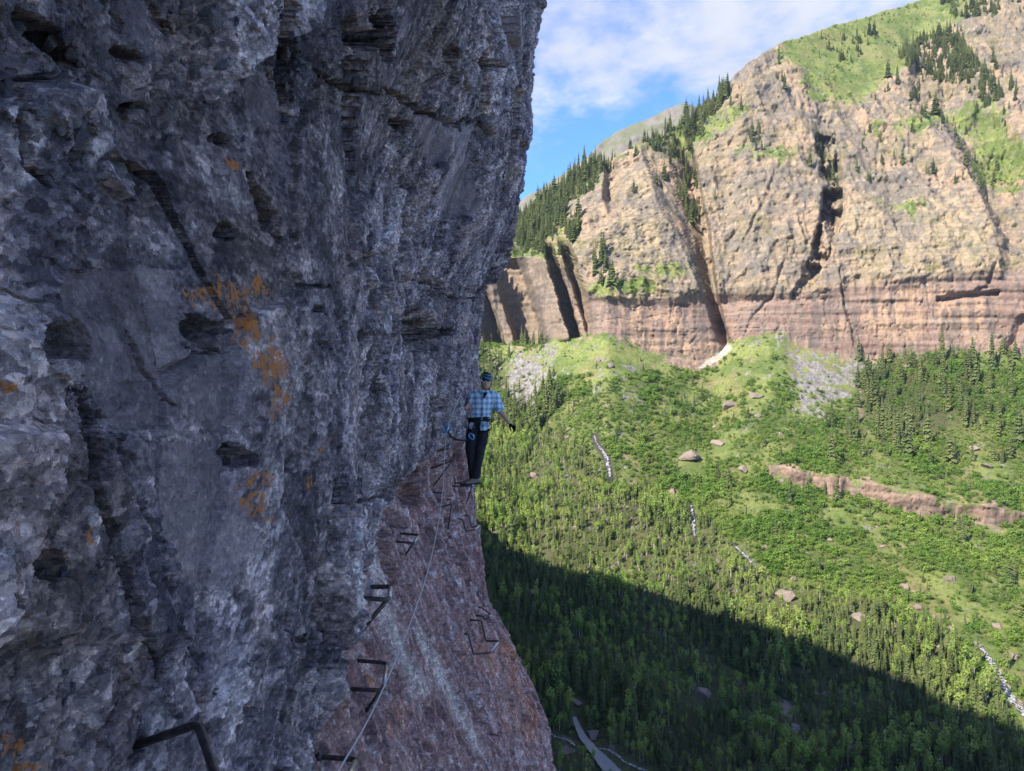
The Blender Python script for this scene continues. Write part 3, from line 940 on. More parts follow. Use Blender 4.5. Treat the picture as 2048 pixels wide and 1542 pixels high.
    for cx, cy, rx, ry in ((1000, 1320, 50, 60), (1030, 1400, 40, 90), (790, 1440, 22, 60), (960, 1310, 30, 30), (1060, 1440, 30, 60), (745, 1370, 16, 30)):
        rust = np.maximum(rust, sstep(1.2, 0.2, np.hypot((lw - cx) / rx, (lz - cy) / ry)))
    pale = np.zeros(len(P))
    for pts, wd in (([(735, 1080), (750, 1150), (770, 1230), (800, 1320), (840, 1380)], 26), ([(600, 1540), (650, 1400), (680, 1300)], 16), ([(690, 1060), (725, 1120)], 10), ([(840, 1260), (900, 1400), (960, 1500)], 16)):
        dd, fr = polydist(px + 8 * st, py, pts)
        pale = np.maximum(pale, sstep(1.2, 0.2, dd / wd))
    brt = (rB * 0.45 + rC * 0.35 + rA * 0.2)
    N = lambda *a, **k: n01(Q, *a, **k)
    c = lerp((0.120, 0.108, 0.126), (0.170, 0.143, 0.142), sstep(.36, .64, N(.9, 4, 301)))
    c = lerp(c, (0.250, 0.222, 0.218), sstep(.30, .75, brt) * .8)
    c = lerp(c, (0.052, 0.048, 0.056), sstep(.48, .64, N(5.0, 5, 303, .62)) * .85)
    c = lerp(c, (0.060, 0.056, 0.066), sstep(.53, .62, N(1.4, 5, 304, .6, (1, 1.6, .6))) * .6)
    c = lerp(c, (0.275, 0.205, 0.158), sstep(.54, .68, N(1.7, 5, 305, .6)) * .3)
    c = lerp(c, (0.33, 0.30, 0.295), sstep(.60, .70, N(11, 4, 306, .65)) * .6)
    c = lerp(c, lerp((0.138, 0.118, 0.126), (0.190, 0.160, 0.160), sstep(.3, .7, N(5.0, 4, 307))), pan * .6)
    sq = (.9, 5.5, .8)
    sc = lerp((0.175, 0.100, 0.090), (0.250, 0.165, 0.148), sstep(.38, .60, n01(S, 1.6, 5, 311, .62, sq)))
    sc = lerp(sc, (0.085, 0.062, 0.068), sstep(.50, .62, n01(S, 5.0, 4, 313, .65, sq)) * .8)
    sc = lerp(sc, (0.46, 0.425, 0.425), sstep(.56, .64, n01(S, 6.5, 5, 315, .7, (1.2, 2.6, .9))) * .5)
    sc = lerp(sc, (0.43, 0.37, 0.325), pale * (.25 + .6 * sstep(.35, .6, n01(S, 6, 4, 317, .6, sq))))
    sc = lerp(sc, (0.34, 0.145, 0.062), rust * (.05 + .55 * sstep(.42, .6, n01(S, 1.8, 5, 319, .65, (1, 3, .9)))))
    c = c * (np.where(rA > .5, .92 + rA * .42, .70 + rA * .55) * (.84 + .32 * rB))[:, None]
    c = lerp(c, sc, sl)
    c = np.clip(c * np.array([1.74, 1.62, 1.56]), .02, .62)
    me = mesh_np('cliff', V, grid_faces(sh[0], sh[1]), dict(albedo=c, lichen=lich, plain=pan + sl * .5), False)
    # lookup for placing things on the surface
    return me, V.reshape(sh[0], sh[1], 3), ys, ts


CLIFF, CV, CYS, CTS = build_cliff()


def mat_cliff():
    m, n = material('cliff_rock')
    co = n.objco()
    col = n.attr('albedo', 'Vector')
    f = n.noise(co, 55.0, 5, 0.72)
    b = n.noise(co, 17.0, 7, 0.74)
    warp = n.add('ShaderNodeVectorMath', operation='MULTIPLY_ADD')
    n.put(warp.inputs[0], n.add('ShaderNodeCombineXYZ', ins={0: f, 1: b, 2: f}).outputs[0])
    warp.inputs[1].default_value = (.028, .028, .028)
    n.put(warp.inputs[2], co)
    # stones of many sizes set in the rock
    k = n.math('SUBTRACT', 1.0, n.math('MULTIPLY', n.attr('plain'), 0.65))
    for sc, a in ((11.0, .34), (34.0, .56), (72.0, .50)):
        sp = n.add('ShaderNodeSeparateColor', ins={0: n.voro(n.mapping(warp.outputs[0], (1, 0.6, 1.15), (sc, 0, 0)), sc, out='Color')})
        col = n.mix(n.math('MULTIPLY', k, n.ramp(sp.outputs[0], 0.60, 0.95, 0, a)), col, n.mix(1.0, col, (2.0, 1.92, 1.86), 'MULTIPLY'))
        col = n.mix(n.math('MULTIPLY', k, n.ramp(sp.outputs[0], 0.42, 0.08, 0, a)), col, n.mix(1.0, col, (0.30, 0.30, 0.34), 'MULTIPLY'))
    col = n.mix(n.ramp(f, 0.54, 0.68, 0, 0.7), col, n.mix(1.0, col, (2.1, 2.05, 2.0), 'MULTIPLY'))
    col = n.mix(n.ramp(f, 0.47, 0.32, 0, 0.75), col, n.mix(1.0, col, (0.32, 0.32, 0.34), 'MULTIPLY'))
    lm = n.math('ADD', n.math('MULTIPLY', n.attr('lichen'), 0.30), n.math('MULTIPLY_ADD', n.math('ADD', n.math('MULTIPLY', b, 0.5), n.math('MULTIPLY', f, 0.5)), 3.4, -1.2))
    lm = n.math('MULTIPLY', n.ramp(lm, 0.72, 0.86), n.ramp(n.attr('lichen'), 0.02, 0.2))
    col = n.mix(n.math('MULTIPLY', lm, 0.95), col, n.mix(n.ramp(f, .42, .62), (0.68, 0.170, 0.014), (0.56, 0.26, 0.085)))
    n.out(col, 0.85, n.bump(b, 1.0, 0.06), 0.25)
    return m


cliff = tag(link('cliff', CLIFF, mat_cliff()), 'shaded purple grey cliff with orange lichen and a pink lower slab', kind='structure')


def wall_x(y, z):
    """x of the cliff surface at depth y and height z"""
    t = z / y
    j = int(np.clip(np.searchsorted(CYS, y), 1, len(CYS) - 1))
    i = int(np.clip(np.searchsorted(CTS, t), 1, len(CTS) - 1))
    return float(max(CV[i, j, 0], CV[i - 1, j, 0], CV[i, j - 1, 0]))


def onwall(px, py):
    """point where the picture ray meets the cliff"""
    t = (CY - py) / F
    i = int(np.clip(np.searchsorted(CTS, t), 1, len(CTS) - 1))
    g = CV[i, :, 0] / CV[i, :, 1]
    tgt = (px - CX) / F
    j = int(np.argmax(g >= tgt)) if (g >= tgt).any() else int(np.argmax(g))
    return at(px, py, float(CV[i, j, 1]))


def cliff_stones():
    """angular blocks standing out of the broken parts of the cliff"""
    m, n = material('cliff_stone')
    co = n.objco()
    rnd = n.add('ShaderNodeObjectInfo').outputs['Random']
    c = n.mix(rnd, (0.14, 0.13, 0.15), (0.36, 0.32, 0.31))
    f = n.noise(n.add('ShaderNodeNewGeometry').outputs['Position'], 45.0, 6, 0.72)
    c = n.mix(n.ramp(f, 0.55, 0.70, 0, 0.8), c, n.mix(1.0, c, (2.2, 2.1, 2.05), 'MULTIPLY'))
    c = n.mix(n.ramp(f, 0.48, 0.34, 0, 0.8), c, n.mix(1.0, c, (0.30, 0.30, 0.33), 'MULTIPLY'))
    n.out(c, 0.85, n.bump(f, 1.0, 0.12), 0.25)
    rs = random.Random(77)
    kinds = []
    for k in range(16):
        bm = bmesh.new()
        for _ in range(15):
            v = Vector((rs.gauss(0, 1), rs.gauss(0, 1), rs.gauss(0, 1))).normalized()
            v = Vector([max(-.72, min(.72, q)) for q in v]) * rs.uniform(.85, 1.0)
            bm.verts.new((v.x * .5, v.y * .5 * rs.uniform(.8, 1), v.z * .62))
        r = bmesh.ops.convex_hull(bm, input=bm.verts)
        bmesh.ops.delete(bm, geom=[g for g in r['geom_interior'] if isinstance(g, bmesh.types.BMVert)], context='VERTS')
        me = bpy.data.meshes.new('stone')
        bm.to_mesh(me)
        bm.free()
        me.materials.append(m)
        kinds.append(me)
    zones = (([(0, 0), (620, 0), (610, 330), (240, 330), (130, 470), (0, 470)], 130, (20, 62)), ([(600, 0), (1000, 0), (990, 330), (620, 470)], 70, (14, 40)), ([(560, 480), (930, 480), (930, 800), (700, 980), (560, 900)], 50, (9, 24)), ([(0, 850), (220, 1000), (360, 1400), (640, 1250), (560, 1500), (0, 1540)], 34, (18, 56)))
    for poly, cnt, (a, b) in zones:
        xs, ys = [p[0] for p in poly], [p[1] for p in poly]
        k = 0
        while k < cnt:
            x, y = rs.uniform(min(xs), max(xs)), rs.uniform(min(ys), max(ys))
            if not inpoly(np.array([x]), np.array([y]), poly)[0]:
                continue
            k += 1
            p = onwall(x, y)
            sz = min(a * (b / a) ** rs.random() ** 1.5 / F * p.y, .30)
            o = bpy.data.objects.new('stone', rs.choice(kinds))
            C.objects.link(o)
            o.parent = cliff
            o.location = p + Vector((-.20 * sz, .05 * sz, 0))
            o.rotation_euler = (rs.gauss(-.3, .3), rs.gauss(.15, .25), rs.gauss(0, .4))
            o.scale = (sz * .8, sz * rs.uniform(.8, 1.3), sz * rs.uniform(.9, 1.5))


cliff_stones()


# ------------------------------------------------------------------ water and road, laid on the ground
def ribbon(name, pts, widths, mat, lift, sub=10, wob=0.45):
    P, Wd = [], []
    n = len(pts)
    for i in range(n - 1):
        for k in range(sub):
            t = k / sub
            p = [pts[max(i - 1, 0)], pts[i], pts[i + 1], pts[min(i + 2, n - 1)]]
            q = [0.5 * (2 * p[1][c] + (-p[0][c] + p[2][c]) * t + (2 * p[0][c] - 5 * p[1][c] + 4 * p[2][c] - p[3][c]) * t * t + (-p[0][c] + 3 * p[1][c] - 3 * p[2][c] + p[3][c]) * t ** 3) for c in (0, 1)]
            P.append(q)
            Wd.append(widths[i] * (1 - t) + widths[i + 1] * t)
    P.append(pts[-1])
    Wd.append(widths[-1])
    V = []
    nw = 7
    for q, w in zip(P, Wd):
        ww = w * (1 + wob * random.uniform(-1, 1))
        for k in range(nw):
            s = (k / (nw - 1) - .5) * ww
            g = ground(q[0] + s, q[1]) + Vector((0, -lift * 0.8, lift))
            g.z += random.uniform(-.12, .12) * (wob > 0)
            V.append(g[:])
    Fq = grid_faces(len(P), nw)
    if wob > .1:
        keep = []
        for k in range(len(Fq)):
            e = abs((k % (nw - 1)) - (nw - 2) / 2) / ((nw - 2) / 2)
            keep.append(random.random() < (.92 - .55 * e))
        Fq = Fq[np.array(keep)]
    return link(name, mesh_np(name, V, Fq), mat)


def mat_water():
    m, n = material('white_water')
    co = n.objco()
    f = n.noise(n.mapping(co, (1.6, 0.7, 0.7)), 0.9, 6, 0.75)
    col = n.mix(n.ramp(f, 0.47, 0.56), (0.11, 0.098, 0.088), (0.46, 0.48, 0.50))
    n.out(col, 0.35, n.bump(f, 0.8, 0.6), 0.5)
    return m


MW = mat_water()
for nm, pts, wd, lb in (('waterfall', FALL1, [4, 3, 7, 8, 9, 6], 'upper white waterfall dropping through the green forest'), ('waterfall', FALL2, [4, 6, 8, 6], 'narrow white waterfall among conifers in mid valley'),
                        ('stream', STREAM1, [5, 8, 9, 5], 'short white stretch of stream below the narrow waterfall'), ('stream', STREAM2, [8, 14, 18, 20, 24, 26], 'rocky white stream at the right edge of the valley'),
                        ('stream', STREAM3, [9, 10, 10, 8], 'white stream emerging behind the cliff foot'), ('stream', STREAM4, [8, 9, 11, 12, 13], 'white stream running beside the gravel road')):
    tag(ribbon(nm, pts, wd, MW, 0.9), lb, kind='structure')
mr, nr_ = material('gravel')
co_ = nr_.objco()
nr_.out(nr_.mix(nr_.noise(co_, 0.8, 5, 0.7), (0.21, 0.19, 0.175), (0.33, 0.30, 0.28)), 0.95, nr_.bump(nr_.noise(co_, 2.0, 5, 0.7), 0.5, 0.3), 0.1)
tag(ribbon('road', ROAD, [9, 14, 20, 28, 40, 50], mr, 1.6, wob=0.06), 'grey gravel road on the valley floor', kind='structure')


# ------------------------------------------------------------------ trees
def leaf_mat(name, a, b, trans=0.25):
    m, n = material(name)
    oi = n.add('ShaderNodeObjectInfo')
    stand = n.noise(oi.outputs['Location'], 0.022, 3, 0.6)                 # neighbouring trees are alike, stands differ
    k = n.math('ADD', n.math('MULTIPLY', oi.outputs['Random'], 0.55), n.ramp(stand, 0.36, 0.64, 0.0, 0.45))
    c = n.mix(k, a, b)
    c = n.mix(n.ramp(oi.outputs['Random'], 0.90, 0.97, 0, 0.6), c, tuple(x * 0.5 for x in a))
    d = n.add('ShaderNodeBsdfDiffuse', ins={'Color': c})
    t = n.add('ShaderNodeBsdfTranslucent', ins={'Color': c})
    mx = n.add('ShaderNodeMixShader', ins={0: trans, 1: d.outputs[0], 2: t.outputs[0]})
    o = n.add('ShaderNodeOutputMaterial')
    n.t.links.new(mx.outputs[0], o.inputs[0])
    return m


def bark_mat(name, a, b):
    m, n = material(name)
    co = n.objco()
    n.out(n.mix(n.ramp(n.noise(n.mapping(co, (6, 6, 1)), 2.0, 4, 0.6), .4, .6), a, b), 0.9, None, 0.1)
    return m


M_CON = leaf_mat('spruce_needles', (0.075, 0.110, 0.046), (0.170, 0.195, 0.072), 0.30)
M_ASP = leaf_mat('aspen_leaves', (0.180, 0.290, 0.062), (0.360, 0.420, 0.120), 0.45)
M_SHR = leaf_mat('shrub_leaves', (0.085, 0.180, 0.036), (0.255, 0.345, 0.080), 0.42)
M_DEAD = leaf_mat('dead_needles', (0.22, 0.15, 0.10), (0.26, 0.18, 0.12), 0.1)
M_BARK = bark_mat('spruce_bark', (0.10, 0.08, 0.065), (0.16, 0.13, 0.11))
M_ABARK = bark_mat('aspen_bark', (0.42, 0.40, 0.34), (0.30, 0.28, 0.23))


def tube_np(z0, z1, r0, r1, n=5, lean=(0, 0)):
    V, Fc = [], []
    for i, (z, r) in enumerate(((z0, r0), ((z0 + z1) / 2, (r0 + r1) / 2), (z1, r1))):
        for k in range(n):
            a = 2 * math.pi * k / n
            V.append((r * math.cos(a) + lean[0] * i / 2, r * math.sin(a) + lean[1] * i / 2, z))
    for i in range(2):
        for k in range(n):
            Fc.append((i * n + k, i * n + (k + 1) % n, (i + 1) * n + (k + 1) % n, (i + 1) * n + k))
    return V, Fc


def conifer_crown(rs, width=0.15, whorls=13, bare=0.08):
    """unit-height spruce crown made of drooping sprays"""
    V, Fc = [], []
    for w in range(whorls):
        t = w / (whorls - 1)
        z = bare + (0.985 - bare) * t ** 0.92
        R = width * (1 - t) ** 0.85 * rs.uniform(0.75, 1.15) + 0.010
        nb = max(4, int(8 - 3 * t))
        a0 = rs.uniform(0, 6.28)
        for k in range(nb):
            if rs.random() < 0.10:
                continue
            a = a0 + 6.283 * k / nb + rs.uniform(-.3, .3)
            r = R * rs.uniform(0.7, 1.2)
            dr = r * rs.uniform(0.25, 0.6)
            ca, sa = math.cos(a), math.sin(a)
            wd = r * rs.uniform(0.30, 0.48)
            zz = z + rs.uniform(-.012, .012)
            i = len(V)
            V += [(0, 0, zz + 0.045 * (1 - t) + .012), (ca * r * .6 - sa * wd, sa * r * .6 + ca * wd, zz - dr * .45), (ca * r, sa * r, zz - dr), (ca * r * .6 + sa * wd, sa * r * .6 - ca * wd, zz - dr * .45)]
            Fc += [(i, i + 1, i + 2, i + 3)]
            i = len(V)
            V += [(0, 0, zz - .02), (ca * r * .8, sa * r * .8, zz - dr * .5 + .02), (ca * r * .85, sa * r * .85, zz - dr - .025), (ca * r * .3, sa * r * .3, zz - .055)]
            Fc += [(i, i + 1, i + 2, i + 3)]
    i = len(V)
    V += [(-.008, 0, .96), (.008, 0, .96), (0.002, 0, 1.0), (-.002, 0, 1.0)]
    Fc += [(i, i + 1, i + 2, i + 3)]
    return V, Fc


def leafy_crown(rs, cx, cz, rx, rz, n, size, lobes=5, flat=0.0):
    """crown of many small leaf clumps spread through several uneven lobes"""
    V, Fc = [], []
    L = []
    for k in range(lobes):
        a = rs.uniform(0, 6.28)
        q = rs.uniform(0.0, 0.6)
        L.append((math.cos(a) * rx * q, math.sin(a) * rx * q, cz + rz * rs.uniform(-.55, .6), rs.uniform(0.45, 0.8)))
    for _ in range(n):
        lx, ly, lz, lr = rs.choice(L)
        v = Vector((rs.gauss(0, 1), rs.gauss(0, 1), rs.gauss(0, 1))).normalized() * (rs.random() ** 0.4)
        p = Vector((lx + v.x * rx * lr, ly + v.y * rx * lr, lz + v.z * rz * lr))
        if p.z < flat:
            p.z = flat + rs.random() * size
        nrm = (v + Vector((rs.gauss(0, .3), rs.gauss(0, .3), rs.gauss(0, .3) + .25))).normalized()
        u = nrm.orthogonal().normalized()
        w = nrm.cross(u)
        s = size * rs.uniform(.55, 1.2)
        i = len(V)
        V += [tuple(p + u * s), tuple(p + w * s * .8), tuple(p - u * s), tuple(p - w * s * .8)]
        Fc.append((i, i + 1, i + 2, i + 3))
    return V, Fc


def me_from(name, V, Fc, mat, smooth=False):
    me = bpy.data.meshes.new(name)
    me.from_pydata([tuple(v) for v in V], [], [tuple(f) for f in Fc])
    me.materials.append(mat)
    if smooth:
        for p in me.polygons:
            p.use_smooth = True
    me.update()
    return me


rs = random.Random(8)
PROTO = {'con': [], 'asp': [], 'bush': []}
for k, (wd, wh, bare) in enumerate(((.135, 14, .05), (.165, 13, .07), (.11, 15, .10), (.19, 11, .12))):
    PROTO['con'].append((me_from('crown', *conifer_crown(rs, wd, wh, bare), M_CON), me_from('trunk', *tube_np(-.05, .93, .016, .003), M_BARK, True)))
for k, (rx, rz, cz) in enumerate(((.20, .34, .63), (.24, .30, .66), (.17, .38, .60))):
    PROTO['asp'].append((me_from('crown', *leafy_crown(rs, 0, cz, rx, rz, 150, .040), M_ASP), me_from('trunk', *tube_np(-.05, .80, .016, .005, 5, (.02, .01)), M_ABARK, True)))
for k, (rx, rz) in enumerate(((.75, .42), (.9, .36), (.65, .50))):
    PROTO['bush'].append((me_from('foliage', *leafy_crown(rs, 0, .42, rx, rz, 130, .095, 6, .02), M_SHR), me_from('stem', *tube_np(-.1, .5, .03, .012), M_BARK, True)))
DEADP = (me_from('crown', *conifer_crown(rs, .16, 11, .25), M_DEAD), me_from('trunk', *tube_np(-.05, .97, .018, .003), M_BARK, True))


def scatter():
    """positions of all trees and shrubs from the cover maps"""
    A, B, Cc, Dd = GW[:-1, :-1], GW[:-1, 1:], GW[1:, 1:], GW[1:, :-1]
    area = 0.5 * np.abs((Cc[..., 0] - A[..., 0]) * (Dd[..., 1] - B[..., 1]) - (Cc[..., 1] - A[..., 1]) * (Dd[..., 0] - B[..., 0]))
    res = {}
    cpx, cpy = GPX[:-1, :-1], GPY[:-1, :-1]
    vis = (cpx > 850) & (cpx < 2200)
    for kind, dn in DENS.items():
        lam = dn[:-1, :-1] * area * vis
        cnt = RNG.poisson(np.clip(lam, 0, 5))
        I, J = np.nonzero(cnt)
        rep = cnt[I, J]
        I, J = np.repeat(I, rep), np.repeat(J, rep)
        u, v = RNG.random(len(I))[:, None], RNG.random(len(I))[:, None]
        p = (GW[I, J] * (1 - u) + GW[I, J + 1] * u) * (1 - v) + (GW[I + 1, J] * (1 - u) + GW[I + 1, J + 1] * u) * v
        res[kind] = (p, GPX[I, J], GPY[I, J], GSEC[I, J])
    return res


PTS = scatter()


def sizes(kind, p, px, py, sec):
    n = len(p)
    g = np.clip(np.exp(RNG.normal(-.06, .36, n)), .38, 1.9)
    g = g * (0.80 + 0.55 * sstep(.38, .62, n01(p, .018, 3, 421)))
    if kind == 'con':
        h = np.where(sec == 0, 9.5, 13.0)
        h = np.where((sec == 0) & (py < 930) & (px > 1650), 19, h)
        h = np.where((sec == 0) & (py < 870) & (px < 1130), 19, h)
        h = np.where((sec == 2) & (px > 1780) & (py < 240), 17, h)
        h = np.where((sec == 2) & (px < 1460), 17, h)
        return h * g
    if kind == 'asp':
        return 8.3 * g
    return np.where(sec == 0, 2.7, 2.2) * g * np.clip(RNG.normal(1, .25, n), .5, 1.8)


LANDMARKS = [(1180, 1490, 'the gravel road'), (1408, 1383, 'the pale pointed boulder'), (1590, 1448, 'the rounded grey boulder'), (1212, 918, 'the upper waterfall'), (1386, 1048, 'the narrow waterfall'), (965, 870, 'the climber'),
             (1000, 1230, 'the near cliff edge'), (1570, 1194, 'the big rounded tan boulder'), (1719, 1232, 'the flat topped boulder'), (1834, 1208, 'the square sunlit boulder'), (1990, 1345, 'the rocky stream'), (1600, 955, 'the left ledge end'),
             (1870, 1012, 'the right ledge end'), (1380, 906, 'the broad pinkish outcrop'), (1640, 770, 'the grey scree'), (1425, 715, 'the pale chute'), (1400, 420, 'the deep left gully'), (1655, 380, 'the dark central cleft'), (1700, 110, 'the high meadow'),
             (1905, 1260, 'the low slab boulder'), (1505, 1130, 'the short stream'), (1565, 1415, 'the bare reddish bank'), (1205, 715, 'the left grassy cone'), (1700, 1500, 'the low grey bottom rock'), (1155, 1404, 'the low tan boulder'), (1030, 745, 'the left scree'), (1950, 893, 'the tan rock at right')]


def where_words(kind, px, py, sec, rel):
    base = {'con': 'dark green spruce', 'asp': 'pale green aspen', 'bush': 'rounded green shrub'}[kind]
    base = ('tall ' if rel > .66 else 'middling ' if rel > .33 else 'shorter ') + base
    if sec > 0:
        w = 'on the mountain face'
    else:
        edge = float(np.interp(px, [900, 955, 1200, 1490, 1800, 2048], [1060, 1085, 1166, 1262, 1352, 1446]))
        if py > edge:
            w = 'in the shaded forest'
        elif py < 930 and px > 1650:
            w = 'in the right-hand stand'
        elif px < 1500 and py > 850:
            w = 'in the sunlit forest'
        else:
            w = 'on the green slope'
    lx, ly, lm = min(LANDMARKS, key=lambda q: math.hypot(q[0] - px, q[1] - py))
    dx, dy = px - lx, py - ly
    d = ('right of ' if dx > 0 else 'left of ') if abs(dx) > abs(dy) else ('below ' if dy > 0 else 'above ')
    far = 'far ' if math.hypot(dx, dy) > 110 else ''
    return base + ' ' + w + ', ' + far + d + lm, w


CAT = {'con': ('spruce_tree', 'tree'), 'asp': ('aspen_tree', 'tree'), 'bush': ('shrub', 'shrub')}
PLURAL = {'con': 'spruces', 'asp': 'aspens', 'bush': 'shrubs'}


def place_tree(kind, protos, loc, h, rz, wide, label, group, name=None):
    nm, cat = CAT[kind]
    t = empty(name or nm, loc)
    t.scale = (h * wide, h * wide, h)
    t.rotation_euler = (0, 0, rz)
    tag(t, label, cat, group)
    a = bpy.data.objects.new(protos[0].name.split('.')[0], protos[0])
    b = bpy.data.objects.new(protos[1].name.split('.')[0], protos[1])
    for o in (a, b):
        C.objects.link(o)
        o.parent = t
    return t


def stuff_object(name, kind, p, h, rz, wide, idx, label):
    col = bpy.data.collections.new('kinds_' + kind)
    for a, b in PROTO[kind]:
        V, Fc, mi = [], [], []
        for k, me in enumerate((a, b)):
            o = len(V)
            V += [tuple(v.co) for v in me.vertices]
            Fc += [tuple(i + o for i in f.vertices) for f in me.polygons]
            mi += [k] * len(me.polygons)
        me = bpy.data.meshes.new('whole_' + kind)
        me.from_pydata(V, [], Fc)
        me.materials.append(a.materials[0])
        me.materials.append(b.materials[0])
        me.polygons.foreach_set('material_index', mi)
        col.objects.link(bpy.data.objects.new('whole_' + kind, me))
    me = bpy.data.meshes.new(name)
    me.vertices.add(len(p))
    me.vertices.foreach_set('co', p.astype(np.float32).ravel())
    for nme, arr, ty in (('rz', rz, 'FLOAT'), ('idx', idx, 'INT')):
        a = me.attributes.new(nme, ty, 'POINT')
        a.data.foreach_set('value', arr.astype(np.float32 if ty == 'FLOAT' else np.int32))
    a = me.attributes.new('scl', 'FLOAT_VECTOR', 'POINT')
    a.data.foreach_set('vector', np.stack([h * wide, h * wide, h], 1).astype(np.float32).ravel())
    o = link(name, me)
    ng = bpy.data.node_groups.new(name, 'GeometryNodeTree')
    ng.interface.new_socket('Geometry', in_out='INPUT', socket_type='NodeSocketGeometry')
    ng.interface.new_socket('Geometry', in_out='OUTPUT', socket_type='NodeSocketGeometry')
    N, L = ng.nodes, ng.links
    gi, go = N.new('NodeGroupInput'), N.new('NodeGroupOutput')
    ci = N.new('GeometryNodeCollectionInfo')
    ci.inputs[0].default_value = col
    ci.inputs['Separate Children'].default_value = True
    ci.inputs['Reset Children'].default_value = True
    ip_ = N.new('GeometryNodeInstanceOnPoints')

    def na(nm, ty):
        q = N.new('GeometryNodeInputNamedAttribute')
        q.data_type = ty
        q.inputs['Name'].default_value = nm
        return q.outputs['Attribute']
    cx = N.new('ShaderNodeCombineXYZ')
    L.new(na('rz', 'FLOAT'), cx.inputs[2])
    L.new(gi.outputs[0], ip_.inputs['Points'])
    L.new(ci.outputs[0], ip_.inputs['Instance'])
    ip_.inputs['Pick Instance'].default_value = True
    L.new(na('idx', 'INT'), ip_.inputs['Instance Index'])
    L.new(cx.outputs[0], ip_.inputs['Rotation'])
    L.new(na('scl', 'FLOAT_VECTOR'), ip_.inputs['Scale'])
    L.new(ip_.outputs[0], go.inputs[0])
    md = o.modifiers.new('scatter', 'NODES')
    md.node_group = ng
    tag(o, label, kind='stuff')
    return o


STUFFL = {'con': ('spruce_forest', 'dark green spruce forest covering the valley and ledges'), 'asp': ('aspen_forest', 'pale green aspen woodland on the valley floor'), 'bush': ('shrub_cover', 'green shrub cover on the valley slopes')}
SILX = [(0, 1075), (430, 1025), (560, 975), (660, 946), (1000, 946), (1240, 990), (1300, 1022), (1400, 1068), (1542, 1092)]
for kind in ('con', 'asp', 'bush'):
    p, px, py, sec = PTS[kind]
    n = len(p)
    h = sizes(kind, p, px, py, sec)
    rz = RNG.uniform(0, 6.28, n)
    wide = np.clip(RNG.normal(1.0, .16, n), .65, 1.45)
    idx = RNG.integers(0, len(PROTO[kind]), n)
    app = h / p[:, 1] * F
    seen = (px > np.interp(py, [a for a, b in SILX], [b for a, b in SILX]) + 6) & (px < 2040) & (py < 1525)
    order = np.argsort(-app * seen)
    ind = order[:300]
    rest = np.ones(n, bool)
    rest[ind] = False
    for k, i in enumerate(ind):
        lb, w = where_words(kind, px[i], py[i], sec[i], 1 - k / 300)
        place_tree(kind, PROTO[kind][idx[i]], p[i], h[i], rz[i], wide[i], lb, PLURAL[kind] + ' ' + w)
    stuff_object(STUFFL[kind][0], kind, p[rest], h[rest], rz[rest], wide[rest], idx[rest], STUFFL[kind][1])
    print(kind, n)
g = ground(1096, 1520)
place_tree('con', DEADP, g, 17, 1.0, 1.0, 'brown dead spruce at the foot of the near cliff', None, 'dead_spruce_tree')


# ------------------------------------------------------------------ boulders
def mat_boulder():
    m, n = material('boulder_rock')
    co = n.objco()
    rnd = n.add('ShaderNodeObjectInfo').outputs['Random']
    c = n.mix(rnd, (0.225, 0.185, 0.145), (0.205, 0.150, 0.125))
    c = n.mix(n.ramp(n.noise(co, 0.5, 5, 0.7), .42, .65, 0, .7), c, (0.19, 0.165, 0.145))
    n.out(c, 0.95, n.bump(n.noise(co, 0.9, 6, 0.7), 0.8, 0.6), 0.1)
    return m


MB_ = mat_boulder()


def boulder(px, py, w, tall, label, seed):
    g = ground(px, py + w * tall * 0.35)
    d = g.y
    s = w / F * d * 0.9
    r = random.Random(seed)
    bm = bmesh.new()
    bmesh.ops.create_icosphere(bm, subdivisions=4, radius=0.56)
    planes = []
    for k in range(13):
        v = Vector((r.gauss(0, 1), r.gauss(0, 1), r.gauss(0, .8))).normalized()
        planes.append((v, r.uniform(.24, .42)))
    planes.append((Vector((r.uniform(-.2, .2), -.2, 1)).normalized(), .36))
    for v in bm.verts:
        for nv, dd in planes:
            e = v.co.dot(nv) - dd
            if e > 0:
                v.co -= nv * e * .94
    co = np.array([v.co[:] for v in bm.verts])
    fz, _, _ = facets(co * 3.2 + seed, seed, 1.0)
    nz = fz * .07 + fbm(co * 7 + seed, 3, seed) * .04
    for v, e in zip(bm.verts, nz):
        v.co *= 1 + e
        v.co.x *= s * 1.12
        v.co.y *= s
        v.co.z *= s * tall * 1.3
    me = bpy.data.meshes.new('boulder')
    bm.to_mesh(me)
    bm.free()
    o = link('boulder', me, MB_)
    o.location = g + Vector((0, s * .1, s * tall * .16))
    o.rotation_euler = (r.uniform(-.15, .15), r.uniform(-.15, .15), r.uniform(0, 6))
    tag(o, label, 'boulder', 'boulders scattered over the valley slopes')


for i, b in enumerate(BOULDERS):
    boulder(*b, seed=i + 3)


# ------------------------------------------------------------------ steel rungs, cable, lanyard
def fillet(pts, r=0.03, n=5):
    pts = [Vector(p) for p in pts]
    out = [pts[0]]
    for a, b, c in zip(pts[:-2], pts[1:-1], pts[2:]):
        k = min(r, (a - b).length * .45, (c - b).length * .45)
        p0 = b + (a - b).normalized() * k
        p1 = b + (c - b).normalized() * k
        for i in range(n + 1):
            t = i / n
            out.append(p0 * (1 - t) ** 2 + b * 2 * t * (1 - t) + p1 * t * t)
    out.append(pts[-1])
    return out


